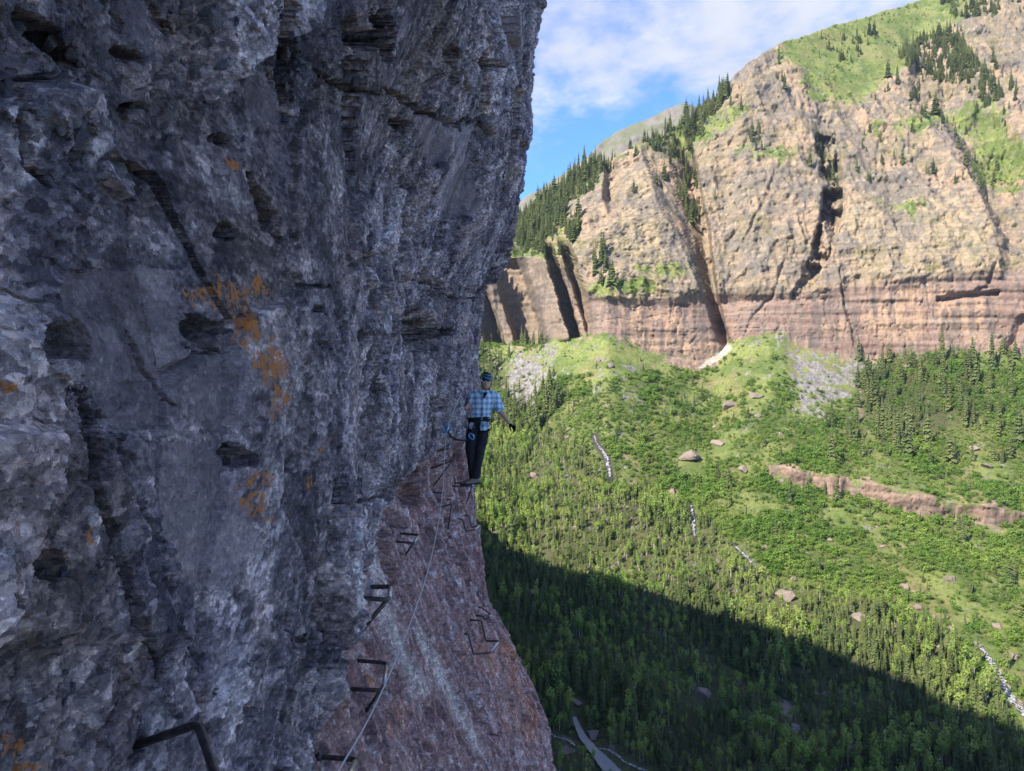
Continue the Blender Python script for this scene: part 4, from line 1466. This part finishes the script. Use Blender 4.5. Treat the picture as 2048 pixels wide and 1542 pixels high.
def sweep(bm, pts, rad, n=10, cap=True):
    pts = [Vector(p) for p in pts]
    rings = []
    up = None
    for i, p in enumerate(pts):
        d = (pts[min(i + 1, len(pts) - 1)] - pts[max(i - 1, 0)]).normalized()
        if up is None:
            up = d.orthogonal().normalized()
        up = (up - d * up.dot(d)).normalized()
        s = d.cross(up)
        r = rad[i] if isinstance(rad, (list, tuple)) else rad
        rings.append([bm.verts.new(p + (up * math.cos(6.28319 * k / n) + s * math.sin(6.28319 * k / n)) * r) for k in range(n)])
    for a, b in zip(rings[:-1], rings[1:]):
        for k in range(n):
            bm.faces.new((a[k], a[(k + 1) % n], b[(k + 1) % n], b[k])).smooth = True
    if cap:
        bm.faces.new(rings[0][::-1])
        bm.faces.new(rings[-1])


def bm_obj(name, bm, mat, parent=None):
    bmesh.ops.recalc_face_normals(bm, faces=bm.faces)
    me = bpy.data.meshes.new(name)
    bm.to_mesh(me)
    bm.free()
    return link(name, me, mat, parent)


def mat_steel():
    m, n = material('rung_steel')
    co = n.objco()
    f = n.noise(co, 40, 5, 0.65)
    c = n.mix(n.ramp(f, .4, .65), (0.030, 0.028, 0.030), (0.085, 0.070, 0.062))
    rg = n.ramp(n.noise(co, 12, 3, .6), .3, .7, .28, .5)
    n.out(c, rg, n.bump(f, .2, .002), .5, 0.35)
    return m


def mat_worn():
    m, n = material('worn_steel')
    co = n.objco()
    c = n.mix(n.noise(co, 30, 4, .6), (0.42, 0.40, 0.38), (0.60, 0.58, 0.56))
    n.out(c, .32, None, .5, 0.85)
    return m


M_ST, M_WORN = mat_steel(), mat_worn()


def rung(label, legs, brace=None, rad=.0125, worn=True, sunk=.12, collars=True, group='steel rungs along the climbing route'):
    """legs: points a (rock), b, c, d (rock) in world space; b-c is the step bar"""
    a, b, c, d = [Vector(p) for p in legs]
    t = empty('climbing_rung', (a + d) / 2)
    tag(t, label, 'rung', group)
    o = t.location
    a2 = a + (a - b).normalized() * sunk
    d2 = d + (d - c).normalized() * sunk
    bm = bmesh.new()
    sweep(bm, [p - o for p in fillet([a2, b, c, d2], rad * 2.4)], rad)
    bm_obj('bar', bm, M_ST, t)
    if worn:
        bm = bmesh.new()
        e = (c - b).normalized() * (c - b).length * .14
        sweep(bm, [b + e - o, c - e - o], rad * 1.06)
        bm_obj('worn_tread', bm, M_WORN, t)
    for p, q in ((a, b), (d, c)) if collars else ():
        bm = bmesh.new()
        u = (q - p).normalized()
        sweep(bm, [p - u * .02 - o, p + u * .004 - o], [rad * 1.7, rad * 1.35])
        bm_obj('collar', bm, M_ST, t)
    if brace:
        q, w = [Vector(p) for p in brace]
        bm = bmesh.new()
        sweep(bm, [q - o, w + (w - q).normalized() * sunk - o], rad * .9)
        bm_obj('brace', bm, M_ST, t)
    return t


def step_rung(label, f0, f1, n0, n1, br, rad=.0125, **k):
    """far leg f0->f1, near leg n0->n1 (pixels, 0 = at the rock), br = where the brace meets the rock"""
    pf, pn = onwall(*f0), onwall(*n0)
    dn, df = pn.y, pf.y
    if df < dn + .12:
        m = (df + dn) / 2
        df, dn = m + .14, m - .14
    if df > dn + .42:
        m = (df + dn) / 2
        df, dn = m + .21, m - .21
    A, B, Cc, D = at(*f0, df), at(*f1, df), at(*n1, dn), at(*n0, dn)
    brc = None
    if br:
        w = at(*br, (df + dn) / 2 - 0.05)
        brc = ((B + Cc) / 2 * .3 + Cc * .7, w)
    return rung(label, (A, B, Cc, D), brc, rad, **k)


def cliff_objects():
    # nearest rung, cut by the lower frame edge
    A = onwall(268, 1492)
    B = at(396, 1448, A.y - .06)
    Cc, D = at(462, 1640, A.y - .34), at(330, 1690, A.y - .30)
    rung('large black steel rung nearest the camera at the bottom edge', (A, B, Cc, D), (at(428, 1545, A.y - .2), at(385, 1680, A.y - .1)), .0105, False, .03, False)
    step_rung('steel rung at the lower edge crossed by the cable', (643, 1514), (712, 1519), (610, 1560), (690, 1566), None)
    step_rung('lowest complete steel step rung on the pink slab', (713, 1321), (773, 1326), (700, 1378), (766, 1381), (731, 1424))
    step_rung('steel step rung on the pale streak of the slab', (736, 1174), (781, 1173), (727, 1196), (777, 1200), (738, 1244))
    step_rung('steel step rung right of the dark crevice', (803, 1067), (838, 1070), (786, 1083), (827, 1086), (801, 1124))
    step_rung('steel step rung beside the cable under the knotted anchor', (884, 1003), (901, 998), (881, 1014), (904, 1008), (897, 1052), .0115)
    step_rung('steel step rung left of the climber boots', (878, 924), (893, 920), (874, 932), (908, 920), (876, 960), .0115)
    step_rung('small steel rung below the lanyard carabiner', (890, 892), (902, 888), (884, 900), (897, 897), None, .011)
    step_rung('short steel rung at the cable anchor', (866, 965), (880, 973), (872, 985), (886, 986), None, .011)
    for lb, q, rad in (('hanging steel stirrup rung low on the right of the slab', [(963, 1241), (972, 1282), (999, 1282), (978, 1306), (947, 1308), (937, 1268)], .0125), ('small steel stirrup rung on the slab edge above the hanging one', [(964, 1215), (972, 1222), (983, 1230), (979, 1234), (969, 1240), (966, 1232)], .0115),
                       ('steel stirrup rung on the cliff edge below the climber', [(938, 1031), (943, 1055), (960, 1050), (949, 1060), (932, 1062), (925, 1038)], .0115)):
        w0 = onwall(q[0][0] - 12, q[0][1])
        d0 = min(onwall(*q[5]).y, w0.y)
        t = empty('climbing_rung', at(*q[0], d0))
        tag(t, lb, 'rung', 'steel rungs along the climbing route')
        ds = [d0 + .10, d0 + .10, d0 - .02, d0 - .22, d0 - .24, d0 - .2]
        P = [at(*p, d) for p, d in zip(q, ds)]
        P[0] = P[0] + Vector((-.10, 0, 0.02))
        P[5] = P[5] + Vector((-.10, 0, 0.02))
        P = [at(q[0][0], q[0][1], ds[0])] + P[1:5] + [at(q[5][0], q[5][1], ds[5])]
        o = t.location
        bm = bmesh.new()
        ext = [P[0] + Vector((-.15, .02, .0))] + P + [P[5] + Vector((-.15, .02, .0))]
        sweep(bm, [p - o for p in fillet(ext, .03)], rad)
        bm_obj('bar', bm, M_ST, t)
        bm = bmesh.new()
        e = (P[3] - P[2]) * .12
        sweep(bm, [P[2] + e - o, P[3] - e - o], rad * 1.06)
        bm_obj('worn_tread', bm, M_WORN, t)


cliff_objects()

# cable
m_, n_ = material('cable_steel')
n_.out(n_.mix(n_.noise(n_.mapping(n_.objco(), (1, 1, 1)), 60, 3, .6), (0.34, 0.34, 0.35), (0.52, 0.52, 0.53)), .5, None, .5, .3)
CAB = [(640, 1600, 2.6), (690, 1520, 3.1), (745, 1428, 3.7), (800, 1300, 4.6), (850, 1170, 5.9), (871, 1080, 7.2), (886, 992, 9.3), (888, 930, 10.4), (891, 862, 11.3), (906, 824, 11.9), (922, 788, 12.4), (938, 752, 12.9)]
bm = bmesh.new()
cq = np.array(CAB, float)
cu = np.linspace(0, len(cq) - 1, 90)
cx_, cy_, cd_ = (np.interp(cu, np.arange(len(cq)), cq[:, k]) for k in range(3))
cd_ = np.array([min(d, onwall(x, min(y, 1590)).y * .985) for x, y, d in zip(cx_, cy_, cd_)])
ker = np.ones(7) / 7                                    # pulled tight: no kinks
for _ in range(3):
    cx_, cy_, cd_ = (np.convolve(np.pad(a, 3, 'edge'), ker, 'valid') for a in (cx_, cy_, cd_))
cd_ *= .985
sweep(bm, [at(x, y, d) for x, y, d in zip(cx_, cy_, cd_)], .0044, 6)
cab = bm_obj('safety_cable', bm, m_)
tag(cab, 'thin steel safety cable strung along the slab beside the rungs', 'cable')


# ------------------------------------------------------------------ the climber
def skin_mesh(name, verts, edges, radii, sub=2, root=0):
    me = bpy.data.meshes.new(name)
    me.from_pydata([tuple(v) for v in verts], edges, [])
    o = bpy.data.objects.new(name, me)
    C.objects.link(o)
    md = o.modifiers.new('skin', 'SKIN')
    md.use_smooth_shade = True
    if not me.skin_vertices:
        bpy.context.view_layer.objects.active = o
        bpy.ops.mesh.customdata_skin_add()
    for i, r in enumerate(radii):
        r = (r, r) if not isinstance(r, tuple) else r
        me.skin_vertices[0].data[i].radius = r
    me.skin_vertices[0].data[root].use_root = True
    s = o.modifiers.new('sub', 'SUBSURF')
    s.levels = s.render_levels = sub
    dg = bpy.context.evaluated_depsgraph_get()
    dg.update()
    ev = bpy.data.meshes.new_from_object(o.evaluated_get(dg))
    bpy.data.objects.remove(o)
    bm = bmesh.new()
    bm.from_mesh(ev)
    bpy.data.meshes.remove(ev)
    return bm


def ball(bm, c, r, seg=16):
    """ellipsoid added to a bmesh"""
    q = bmesh.ops.create_uvsphere(bm, u_segments=seg, v_segments=seg // 2 + 2, radius=1)
    for v in q['verts']:
        v.co = Vector((v.co.x * r[0], v.co.y * r[1], v.co.z * r[2])) + Vector(c)
    return q['verts']


def plain(name, col, rough=.8, spec=.3, bump=60, amt=.3, metal=0):
    m, n = material(name)
    co = n.objco()
    f = n.noise(co, bump, 4, .6)
    n.out(n.mix(f, tuple(x * .75 for x in col), tuple(min(1, x * 1.2) for x in col)), rough, n.bump(f, amt, .01), spec, metal)
    return m


def mat_plaid():
    m, n = material('plaid_shirt')
    co = n.objco()
    s = n.add('ShaderNodeSeparateXYZ', ins={0: co})

    def bands(v, per, lo, hi, ph=0.0):
        q = n.math('ADD', n.math('DIVIDE', v, per), 50.0 + ph)
        f = n.math('ABSOLUTE', n.math('SUBTRACT', n.math('FRACT', q), .5))
        return n.ramp(f, lo, hi, 1, 0)
    wx = n.math('ADD', s.outputs[0], n.math('MULTIPLY', s.outputs[1], .5))
    a = bands(wx, .085, .12, .20)
    b = bands(s.outputs[2], .085, .12, .20)
    c = n.mix(n.math('MULTIPLY', a, .75), (0.48, 0.62, 0.70), (0.10, 0.24, 0.40))
    c = n.mix(n.math('MULTIPLY', b, .65), c, (0.09, 0.22, 0.38))
    l1 = bands(wx, .085, .02, .06, .5)
    l2 = bands(s.outputs[2], .085, .02, .06, .5)
    c = n.mix(n.math('MULTIPLY', n.math('MAXIMUM', l1, l2), .8), c, (0.78, 0.82, 0.84))
    f = n.noise(co, 14, 4, .6)
    n.out(c, .85, n.bump(f, .6, .02), .2)
    return m


def person():
    D0 = 12.0

    def q(zx, zy, dd=0.0):
        """point from the enlarged crop of the climber, dd = metres nearer (-) or farther (+)"""
        return at(900 + zx / 5.931, 720 + zy / 5.931, D0 + dd)
    o = q(300, 1450)
    root = empty('person', o)
    tag(root, 'climber in plaid shirt, helmet and harness standing on a rung with one arm out', 'person')
    L = lambda *a: q(*a) - o
    skin = plain('skin', (0.46, 0.28, 0.20), .6, .35)
    black = plain('black_fabric', (0.018, 0.018, 0.022), .9, .2)
    glove_m = plain('glove_fabric', (0.012, 0.012, 0.014), .9, .15)
    shoe_m = plain('shoe_fabric', (0.17, 0.13, 0.11), .85, .2)
    # joints
    pel, wst, chs, nck, hdb, hd = L(335, 740), L(350, 655), L(385, 500), L(410, 385), L(415, 340), L(432, 262)
    shr, elr, wrr = L(515, 420), L(595, 610, -.02), L(715, 765, -.10)
    shl, ell, wrl = L(290, 410, .03), L(236, 520, .0), L(172, 588, -.08)
    hr, kr, ar = L(395, 760), L(360, 1060, -.04), L(305, 1375, 0)
    hl, kl, al = L(280, 760), L(245, 1065, -.03), L(272, 1380, .06)
    verts = [pel, wst, chs, nck, hdb, hd, shr, elr, wrr, shl, ell, wrl, hr, kr, ar, hl, kl, al]
    edges = [(0, 1), (1, 2), (2, 3), (3, 4), (4, 5), (2, 6), (6, 7), (7, 8), (2, 9), (9, 10), (10, 11), (0, 12), (12, 13), (13, 14), (0, 15), (15, 16), (16, 17)]
    rad = [(.13, .09), (.115, .085), (.115, .085), .055, .052, .07, .062, .042, .029, .062, .042, .03, .08, .055, .042, .08, .055, .042]
    bm = skin_mesh('body', verts, edges, rad)
    # head with a face turned to the camera
    hc = hd + Vector((0, 0, .0))
    ball(bm, hc + Vector((0, 0, .012)), (.074, .092, .108), 20)
    ball(bm, hc + Vector((0, -.028, -.058)), (.052, .06, .058))
    ball(bm, hc + Vector((0, -.092, -.012)), (.013, .020, .026), 10)
    ball(bm, hc + Vector((0, -.080, -.058)), (.026, .012, .009), 10)
    for s in (-1, 1):
        ball(bm, hc + Vector((s * .076, .004, -.008)), (.010, .020, .030), 10)
    body = bm_obj('body', bm, skin, root)
    rm = body.modifiers.new('fuse', 'REMESH')
    rm.mode = 'VOXEL'
    rm.voxel_size = .009
    rm.use_smooth_shade = True
    # shirt: torso and short sleeves
    def loft(bm, secs, n=20):
        """closed tube through elliptical sections (centre, half width, half depth, axis)"""
        rings = []
        for c, a, b, ax in secs:
            ax = Vector(ax).normalized()
            sx = Vector((1, 0, 0)) - ax * ax.x
            sx = sx.normalized() if sx.length > .3 else ax.orthogonal().normalized()
            sy = ax.cross(sx)
            rings.append([bm.verts.new(c + sx * a * math.cos(6.28319 * k / n) + sy * b * math.sin(6.28319 * k / n)) for k in range(n)])
        for a, b in zip(rings[:-1], rings[1:]):
            for k in range(n):
                bm.faces.new((a[k], a[(k + 1) % n], b[(k + 1) % n], b[k]))
        bm.faces.new(rings[0][::-1])
        bm.faces.new(rings[-1])

    def fused(name, bm, mat, voxel, fold, seed, parent):
        """one skin over overlapping volumes, with cloth folds"""
        bmesh.ops.recalc_face_normals(bm, faces=bm.faces)
        me = bpy.data.meshes.new(name)
        bm.to_mesh(me)
        bm.free()
        t = bpy.data.objects.new(name, me)
        C.objects.link(t)
        md = t.modifiers.new('fuse', 'REMESH')
        md.mode = 'VOXEL'
        md.voxel_size = voxel
        sm = t.modifiers.new('ease', 'SMOOTH')
        sm.factor = .5
        sm.iterations = 5
        dg = bpy.context.evaluated_depsgraph_get()
        dg.update()
        ev = bpy.data.meshes.new_from_object(t.evaluated_get(dg))
        bpy.data.objects.remove(t)
        bm = bmesh.new()
        bm.from_mesh(ev)
        bpy.data.meshes.remove(ev)
        bm.normal_update()
        co = np.array([v.co[:] for v in bm.verts])
        e = (fbm(co * np.array([15, 15, 8.0]), 3, seed) + .6 * fbm(co * np.array([9, 9, 28.0]), 2, seed + 3, .5, True)) * fold
        for v, k in zip(bm.verts, e):
            v.co += v.normal * k
        for f in bm.faces:
            f.smooth = True
        return bm_obj(name, bm, mat, parent)

    U = (0, 0, 1)
    bm = bmesh.new()
    loft(bm, [(L(352, 712), .150, .112, U), (L(358, 680), .160, .116, U), (L(374, 600), .166, .120, U), (L(388, 510), .184, .128, U), (L(398, 440), .192, .124, U), (L(405, 402), .172, .100, U), (L(410, 378), .105, .078, U), (L(412, 358), .066, .066, U)])
    loft(bm, [(L(470, 405), .085, .085, (.8, 0, -.5)), (L(528, 432), .086, .086, (.7, 0, -.9)), (L(560, 510, -.01), .078, .078, (.35, 0, -1)), (L(600, 605, -.02), .070, .070, (.35, 0, -1))], 16)
    loft(bm, [(L(335, 400, .01), .085, .085, (-.8, 0, -.5)), (L(284, 430, .03), .084, .084, (-.6, 0, -.9)), (L(258, 480, .03), .076, .076, (-.35, 0, -1)), (L(240, 530, .02), .066, .066, (-.35, 0, -1))], 16)
    shirt = fused('shirt', bm, mat_plaid(), .010, .011, 5, root)
    col = bmesh.new()
    nk = L(410, 385)
    for s in (-1, 1):
        a = [nk + Vector((s * .012, -.085, -.045)), nk + Vector((s * .070, -.05, .012)), nk + Vector((s * .082, -.07, -.020)), nk + Vector((s * .045, -.105, -.075))]
        f = col.faces.new([col.verts.new(p) for p in (a if s > 0 else a[::-1])])
    r = bmesh.ops.solidify(col, geom=col.faces[:], thickness=.008)
    bm_obj('collar', col, shirt.data.materials[0], shirt)
    bm = bmesh.new()
    bm.faces.new([bm.verts.new(nk + Vector(p)) for p in ((-.048, -.098, .0), (.0, -.138, -.10), (.048, -.098, .0))])
    bmesh.ops.solidify(bm, geom=bm.faces[:], thickness=.012)
    bm_obj('undershirt', bm, black, shirt)
    bm = bmesh.new()
    fr_ = L(385, 500)
    vs = [fr_ + Vector((x, -.128 - .01 * (z < .05), z)) for x, z in ((-.012, .15), (.016, .15), (-.018, -.27), (.012, -.27))]
    bm.faces.new([bm.verts.new(vs[i]) for i in (0, 1, 3, 2)])
    bmesh.ops.solidify(bm, geom=bm.faces[:], thickness=.006)
    bm_obj('button_placket', bm, shirt.data.materials[0], shirt)
    # shirt tail below the belt
    bm = bmesh.new()
    pts = [L(350, 720, -.14), L(465, 735, -.12), L(470, 800, -.135), L(430, 835, -.15), L(362, 835, -.155)]
    bm.faces.new([bm.verts.new(p) for p in pts])
    bmesh.ops.solidify(bm, geom=bm.faces[:], thickness=.02)
    bm_obj('shirt_tail', bm, shirt.data.materials[0], shirt)
    # trousers
    bm = bmesh.new()
    loft(bm, [(L(350, 690), .148, .112, U), (L(342, 740), .160, .120, U), (L(338, 800), .158, .118, U), (L(336, 840), .120, .09, U)])
    loft(bm, [(L(392, 770), .090, .105, U), (L(390, 850, -.02), .098, .108, U), (L(374, 980, -.04), .086, .094, U), (L(358, 1070, -.05), .076, .084, U), (L(332, 1230, -.02), .068, .074, U), (L(308, 1380), .062, .066, U), (L(304, 1402), .062, .066, U)], 16)
    loft(bm, [(L(285, 770), .090, .105, U), (L(270, 850, -.02), .098, .108, U), (L(252, 980, -.03), .086, .094, U), (L(244, 1070, -.03), .076, .084, U), (L(258, 1230, .03), .068, .074, U), (L(272, 1380, .06), .062, .066, U), (L(272, 1404, .06), .062, .066, U)], 16)
    fused('trousers', bm, plain('trouser_fabric', (0.022, 0.022, 0.028), .9, .2, 25, .6), .010, .010, 15, root)
    # shoes
    for (tx, ty, td, ax, ay, ad) in ((215, 1455, -.10, 305, 1400, 0), (170, 1462, -.02, 268, 1402, .06)):
        toe, ank = L(tx, ty, td), L(ax, ay, ad)
        heel = ank + Vector((.035, .03, -.035))
        bm = bmesh.new()
        ax_ = (toe - heel)
        ax_.z = 0
        u = ax_.normalized()
        s = Vector((-u.y, u.x, 0))
        zb = heel.z - .055
        secs = [(-.03, .030, .05), (.02, .040, .125), (.09, .044, .105), (.16, .046, .075), (.22, .043, .058), (.26, .026, .04)]
        rings = []
        for (t, w, hgt) in secs:
            c = Vector((heel.x, heel.y, zb)) + u * t
            rings.append([bm.verts.new(c + s * (w * math.cos(a)) * (1 if math.sin(a) < .3 else .8) + Vector((0, 0, (hgt * .5) * (1 + math.sin(a))))) for a in [2 * math.pi * k / 12 for k in range(12)]])
        for a, b in zip(rings[:-1], rings[1:]):
            for k in range(12):
                bm.faces.new((a[k], a[(k + 1) % 12], b[(k + 1) % 12], b[k])).smooth = True
        bm.faces.new(rings[0][::-1])
        bm.faces.new(rings[-1])
        sh = bm_obj('shoe', bm, shoe_m, root)
        bm = bmesh.new()
        c0 = Vector((heel.x, heel.y, zb - .004))
        out = [(t, w * 1.08) for t, w, _ in secs]
        top = [bm.verts.new(c0 + u * t + s * w) for t, w in out] + [bm.verts.new(c0 + u * t - s * w) for t, w in out[::-1]]
        f = bm.faces.new(top)
        e = bmesh.ops.extrude_face_region(bm, geom=[f])
        for v in e['geom']:
            if isinstance(v, bmesh.types.BMVert):
                v.co.z += .022
        bm_obj('sole', bm, black, sh)
    # hands in gloves: palm, four fingers, thumb
    def hand(w, dirv, side, curl, name):
        f = Vector(dirv).normalized()
        w = w - f * .022
        sd = Vector(side)
        sd = (sd - f * sd.dot(f)).normalized()
        nn = f.cross(sd)
        V = [w, w + f * .045, w + f * .085]
        E = [(0, 1), (1, 2)]
        R = [(.030, .026), (.040, .022), (.040, .019)]
        for k, (off, ln) in enumerate(((-.030, .070), (-.010, .080), (.010, .075), (.029, .058))):
            b = w + f * .088 + sd * off
            i = len(V)
            m1 = b + f * ln * .42 + nn * curl * .012 + sd * off * .25
            m2 = m1 + f * ln * .34 * (1 - .4 * curl) + nn * curl * .026
            m3 = m2 + f * ln * .30 * (1 - .8 * curl) + nn * curl * .028
            V += [b, m1, m2, m3]
            E += [(2, i), (i, i + 1), (i + 1, i + 2), (i + 2, i + 3)]
            R += [.0115, .0105, .0098, .0085]
        i = len(V)
        tb = w + f * .030 - sd * .036
        t1 = tb + f * .030 - sd * .034
        t2 = t1 + f * .034 - sd * .018 + nn * curl * .01
        V += [tb, t1, t2]
        E += [(1, i), (i, i + 1), (i + 1, i + 2)]
        R += [.015, .0125, .0105]
        bm = skin_mesh(name, V, E, R, 2)
        return bm_obj(name, bm, glove_m, root)
    hand(wrr, L(775, 812, -.12) - wrr, (.3, -.5, .8), .8, 'glove')
    hand(wrl, Vector((-.85, -.10, .05)), (0, -.4, .8), .55, 'glove')
    # helmet with stripe and brim
    hm = plain('helmet_shell', (0.012, 0.014, 0.017), .35, .5, 20, .05)
    stripe = plain('helmet_stripe', (0.06, 0.22, 0.26), .4, .5, 20, .05)
    bm = bmesh.new()
    vs = ball(bm, (0, 0, 0), (.099, .122, .108), 28)
    bmesh.ops.delete(bm, geom=[v for v in bm.verts if v.co.z < -.012], context='VERTS')
    bmesh.ops.solidify(bm, geom=bm.faces[:], thickness=.010)
    for f in bm.faces:
        f.smooth = True
    hel = bm_obj('helmet', bm, hm, root)
    hel.location = hc + Vector((0, .004, .062))
    hel.rotation_euler = (.10, .16, 0)
    bm = bmesh.new()
    sweep(bm, [Vector((.102 * math.cos(a), .126 * math.sin(a), .012 + .012 * math.sin(a * 2))) for a in np.linspace(math.pi * 1.02, math.pi * 1.98, 20)], .009, 8)
    bm_obj('stripe', bm, stripe, hel)
    bm = bmesh.new()
    sweep(bm, [Vector((.088 * math.cos(a), .110 * math.sin(a), .058)) for a in np.linspace(math.pi * 1.05, math.pi * 1.95, 16)], .007, 8)
    bm_obj('stripe', bm, stripe, hel)
    bm = bmesh.new()
    sweep(bm, [Vector((.100 * math.cos(a), .13 * math.sin(a) - .004, -.014)) for a in np.linspace(math.pi * 1.1, math.pi * 1.9, 14)], .010, 8)
    bm_obj('brim', bm, hm, hel)
    bm = bmesh.new()
    for s in (-1, 1):
        sweep(bm, [hc + Vector((s * .082, -.01, .03)), hc + Vector((s * .076, -.02, -.05)), hc + Vector((s * .03, -.055, -.118)), hc + Vector((0, -.06, -.122))], .006, 6)
    bm_obj('chin_strap', bm, black, root)
    # sunglasses: pale frame, dark lenses
    frm = plain('sunglass_frame', (0.70, 0.70, 0.68), .4, .5, 20, .05)
    lens = plain('sunglass_lens', (0.010, 0.010, 0.012), .12, .6, 20, .02)
    sg = empty('sunglasses', hc + Vector((0, -.097, .018)))
    sg.parent = root
    for s in (-1, 1):
        ring = [Vector((s * .034 + .030 * math.cos(a), .006 * abs(math.cos(a)), .019 * math.sin(a))) for a in np.linspace(0, 2 * math.pi, 17)]
        bm = bmesh.new()
        sweep(bm, ring, .0055, 6, False)
        bm_obj('frame', bm, frm, sg)
        bm = bmesh.new()
        ball(bm, (s * .034, .003, 0), (.027, .006, .017), 12)
        bm_obj('lens', bm, lens, sg)
        bm = bmesh.new()
        sweep(bm, [Vector((s * .066, .0, .004)), Vector((s * .082, .04, .004)), Vector((s * .08, .10, .0))], .004, 6)
        bm_obj('temple', bm, frm, sg)
    # harness: waist belt, leg loops, buckles
    har = empty('harness', L(345, 700))
    har.parent = root
    bm = bmesh.new()
    for dz in (.018, -.018):
        pts = [Vector((.162 * math.cos(a), .126 * math.sin(a), dz + .012 * math.cos(a))) for a in np.linspace(0, 2 * math.pi, 33)]
        sweep(bm, pts, .019, 8, False)
    bm_obj('waist_belt', bm, black, har)
    for c, rr in ((L(392, 850, -.02), .104), (L(272, 850, -.02), .104)):
        bm = bmesh.new()
        sweep(bm, [c - har.location + Vector((rr * math.cos(a), rr * math.sin(a), .03 * math.cos(a))) for a in np.linspace(0, 2 * math.pi, 25)], .016, 8, False)
        bm_obj('leg_loop', bm, black, har)
    bm = bmesh.new()
    sweep(bm, fillet([Vector((.02, -.15, 0)), Vector((.03, -.165, -.06)), Vector((.0, -.16, -.12)), Vector((-.03, -.15, -.06)), Vector((.02, -.15, 0))], .03), .010, 8)
    bm_obj('tie_in_loop', bm, black, har)
    bm = bmesh.new()
    sweep(bm, fillet([Vector((.14, -.10, -.02)), Vector((.20, -.08, -.10)), Vector((.17, -.06, -.17))], .05), .006, 6)
    bm_obj('gear_loop', bm, black, har)
    bm = bmesh.new()
    ball(bm, (-.105, -.135, -.10), (.05, .022, .055), 12)
    bm_obj('pouch', bm, plain('pouch_fabric', (.33, .38, .44), .8, .2), har)
    # lanyard with two blue carabiners
    blue = plain('blue_anodised', (0.025, 0.30, 0.66), .35, .5, 30, .05, .3)
    lan = empty('lanyard', at(942, 874, 11.78))
    tag(lan, 'black lanyard with blue carabiners clipped from climber to cable', 'lanyard')
    lo = lan.location
    front = lambda x, y, d: at(x, y, min(d, onwall(x, y).y * .985 - .03))
    pts = [front(893, 860, 11.35), front(901, 872, 11.45), front(912, 879, 11.6), front(926, 881, 11.7), at(938, 880, 11.77), at(945, 860, 11.80), at(952, 842, 11.84)]
    bm = bmesh.new()
    sweep(bm, [p - lo for p in fillet(pts, .12, 6)], .013, 8)
    bm_obj('strap', bm, black, lan)
    for c, tilt in ((front(891, 856, 11.30), .5), (front(896, 861, 11.33), .9), (at(943, 873, 11.76), -.6)):
        bm = bmesh.new()
        ring = [Vector((.030 * math.cos(a) * (1 + .25 * math.sin(a)), .0, .052 * math.sin(a))) for a in np.linspace(0, 2 * math.pi, 21)]
        R = Matrix.Rotation(tilt, 4, 'Y')
        sweep(bm, [R @ p + (c - lo) for p in ring], .0095, 8, False)
        bm_obj('carabiner', bm, blue, lan)
        bm = bmesh.new()
        sweep(bm, [R @ Vector((.030, 0, -.03)) + (c - lo), R @ Vector((.034, 0, .03)) + (c - lo)], .012, 8)
        bm_obj('gate', bm, M_WORN, lan)
    # the rung under the boots
    f = q(215, 1478, -.03)
    a0 = f + Vector((-.34, .16, .0))
    rung('steel rung under the climber boots', (f + Vector((-.40, .22, 0)), f + Vector((.10, .16, 0)), f + Vector((.06, -.18, 0)), f + Vector((-.42, -.16, 0))), (f + Vector((.07, -.12, 0)), q(215, 1640, .05)), .0115)
    return root


person()


# ------------------------------------------------------------------ thin mountain air
def haze():
    bm = bmesh.new()
    bmesh.ops.create_cube(bm, size=1)
    lo, hi = Vector((-1700, -1700, -420)), Vector((2400, 2900, 1300))
    for v in bm.verts:
        v.co = Vector([lo[k] if v.co[k] < 0 else hi[k] for k in range(3)])
    m, n = material('air')
    v = n.add('ShaderNodeVolumePrincipled', ins={'Color': (0.80, 0.88, 1.0), 'Density': HAZE, 'Anisotropy': 0.2})
    o = n.add('ShaderNodeOutputMaterial')
    n.t.links.new(v.outputs[0], o.inputs['Volume'])
    ob = bm_obj('haze', bm, m)
    ob['kind'] = 'stuff'
    ob['label'] = 'thin blue mountain haze over the valley'


HAZE = 0.00003
haze()
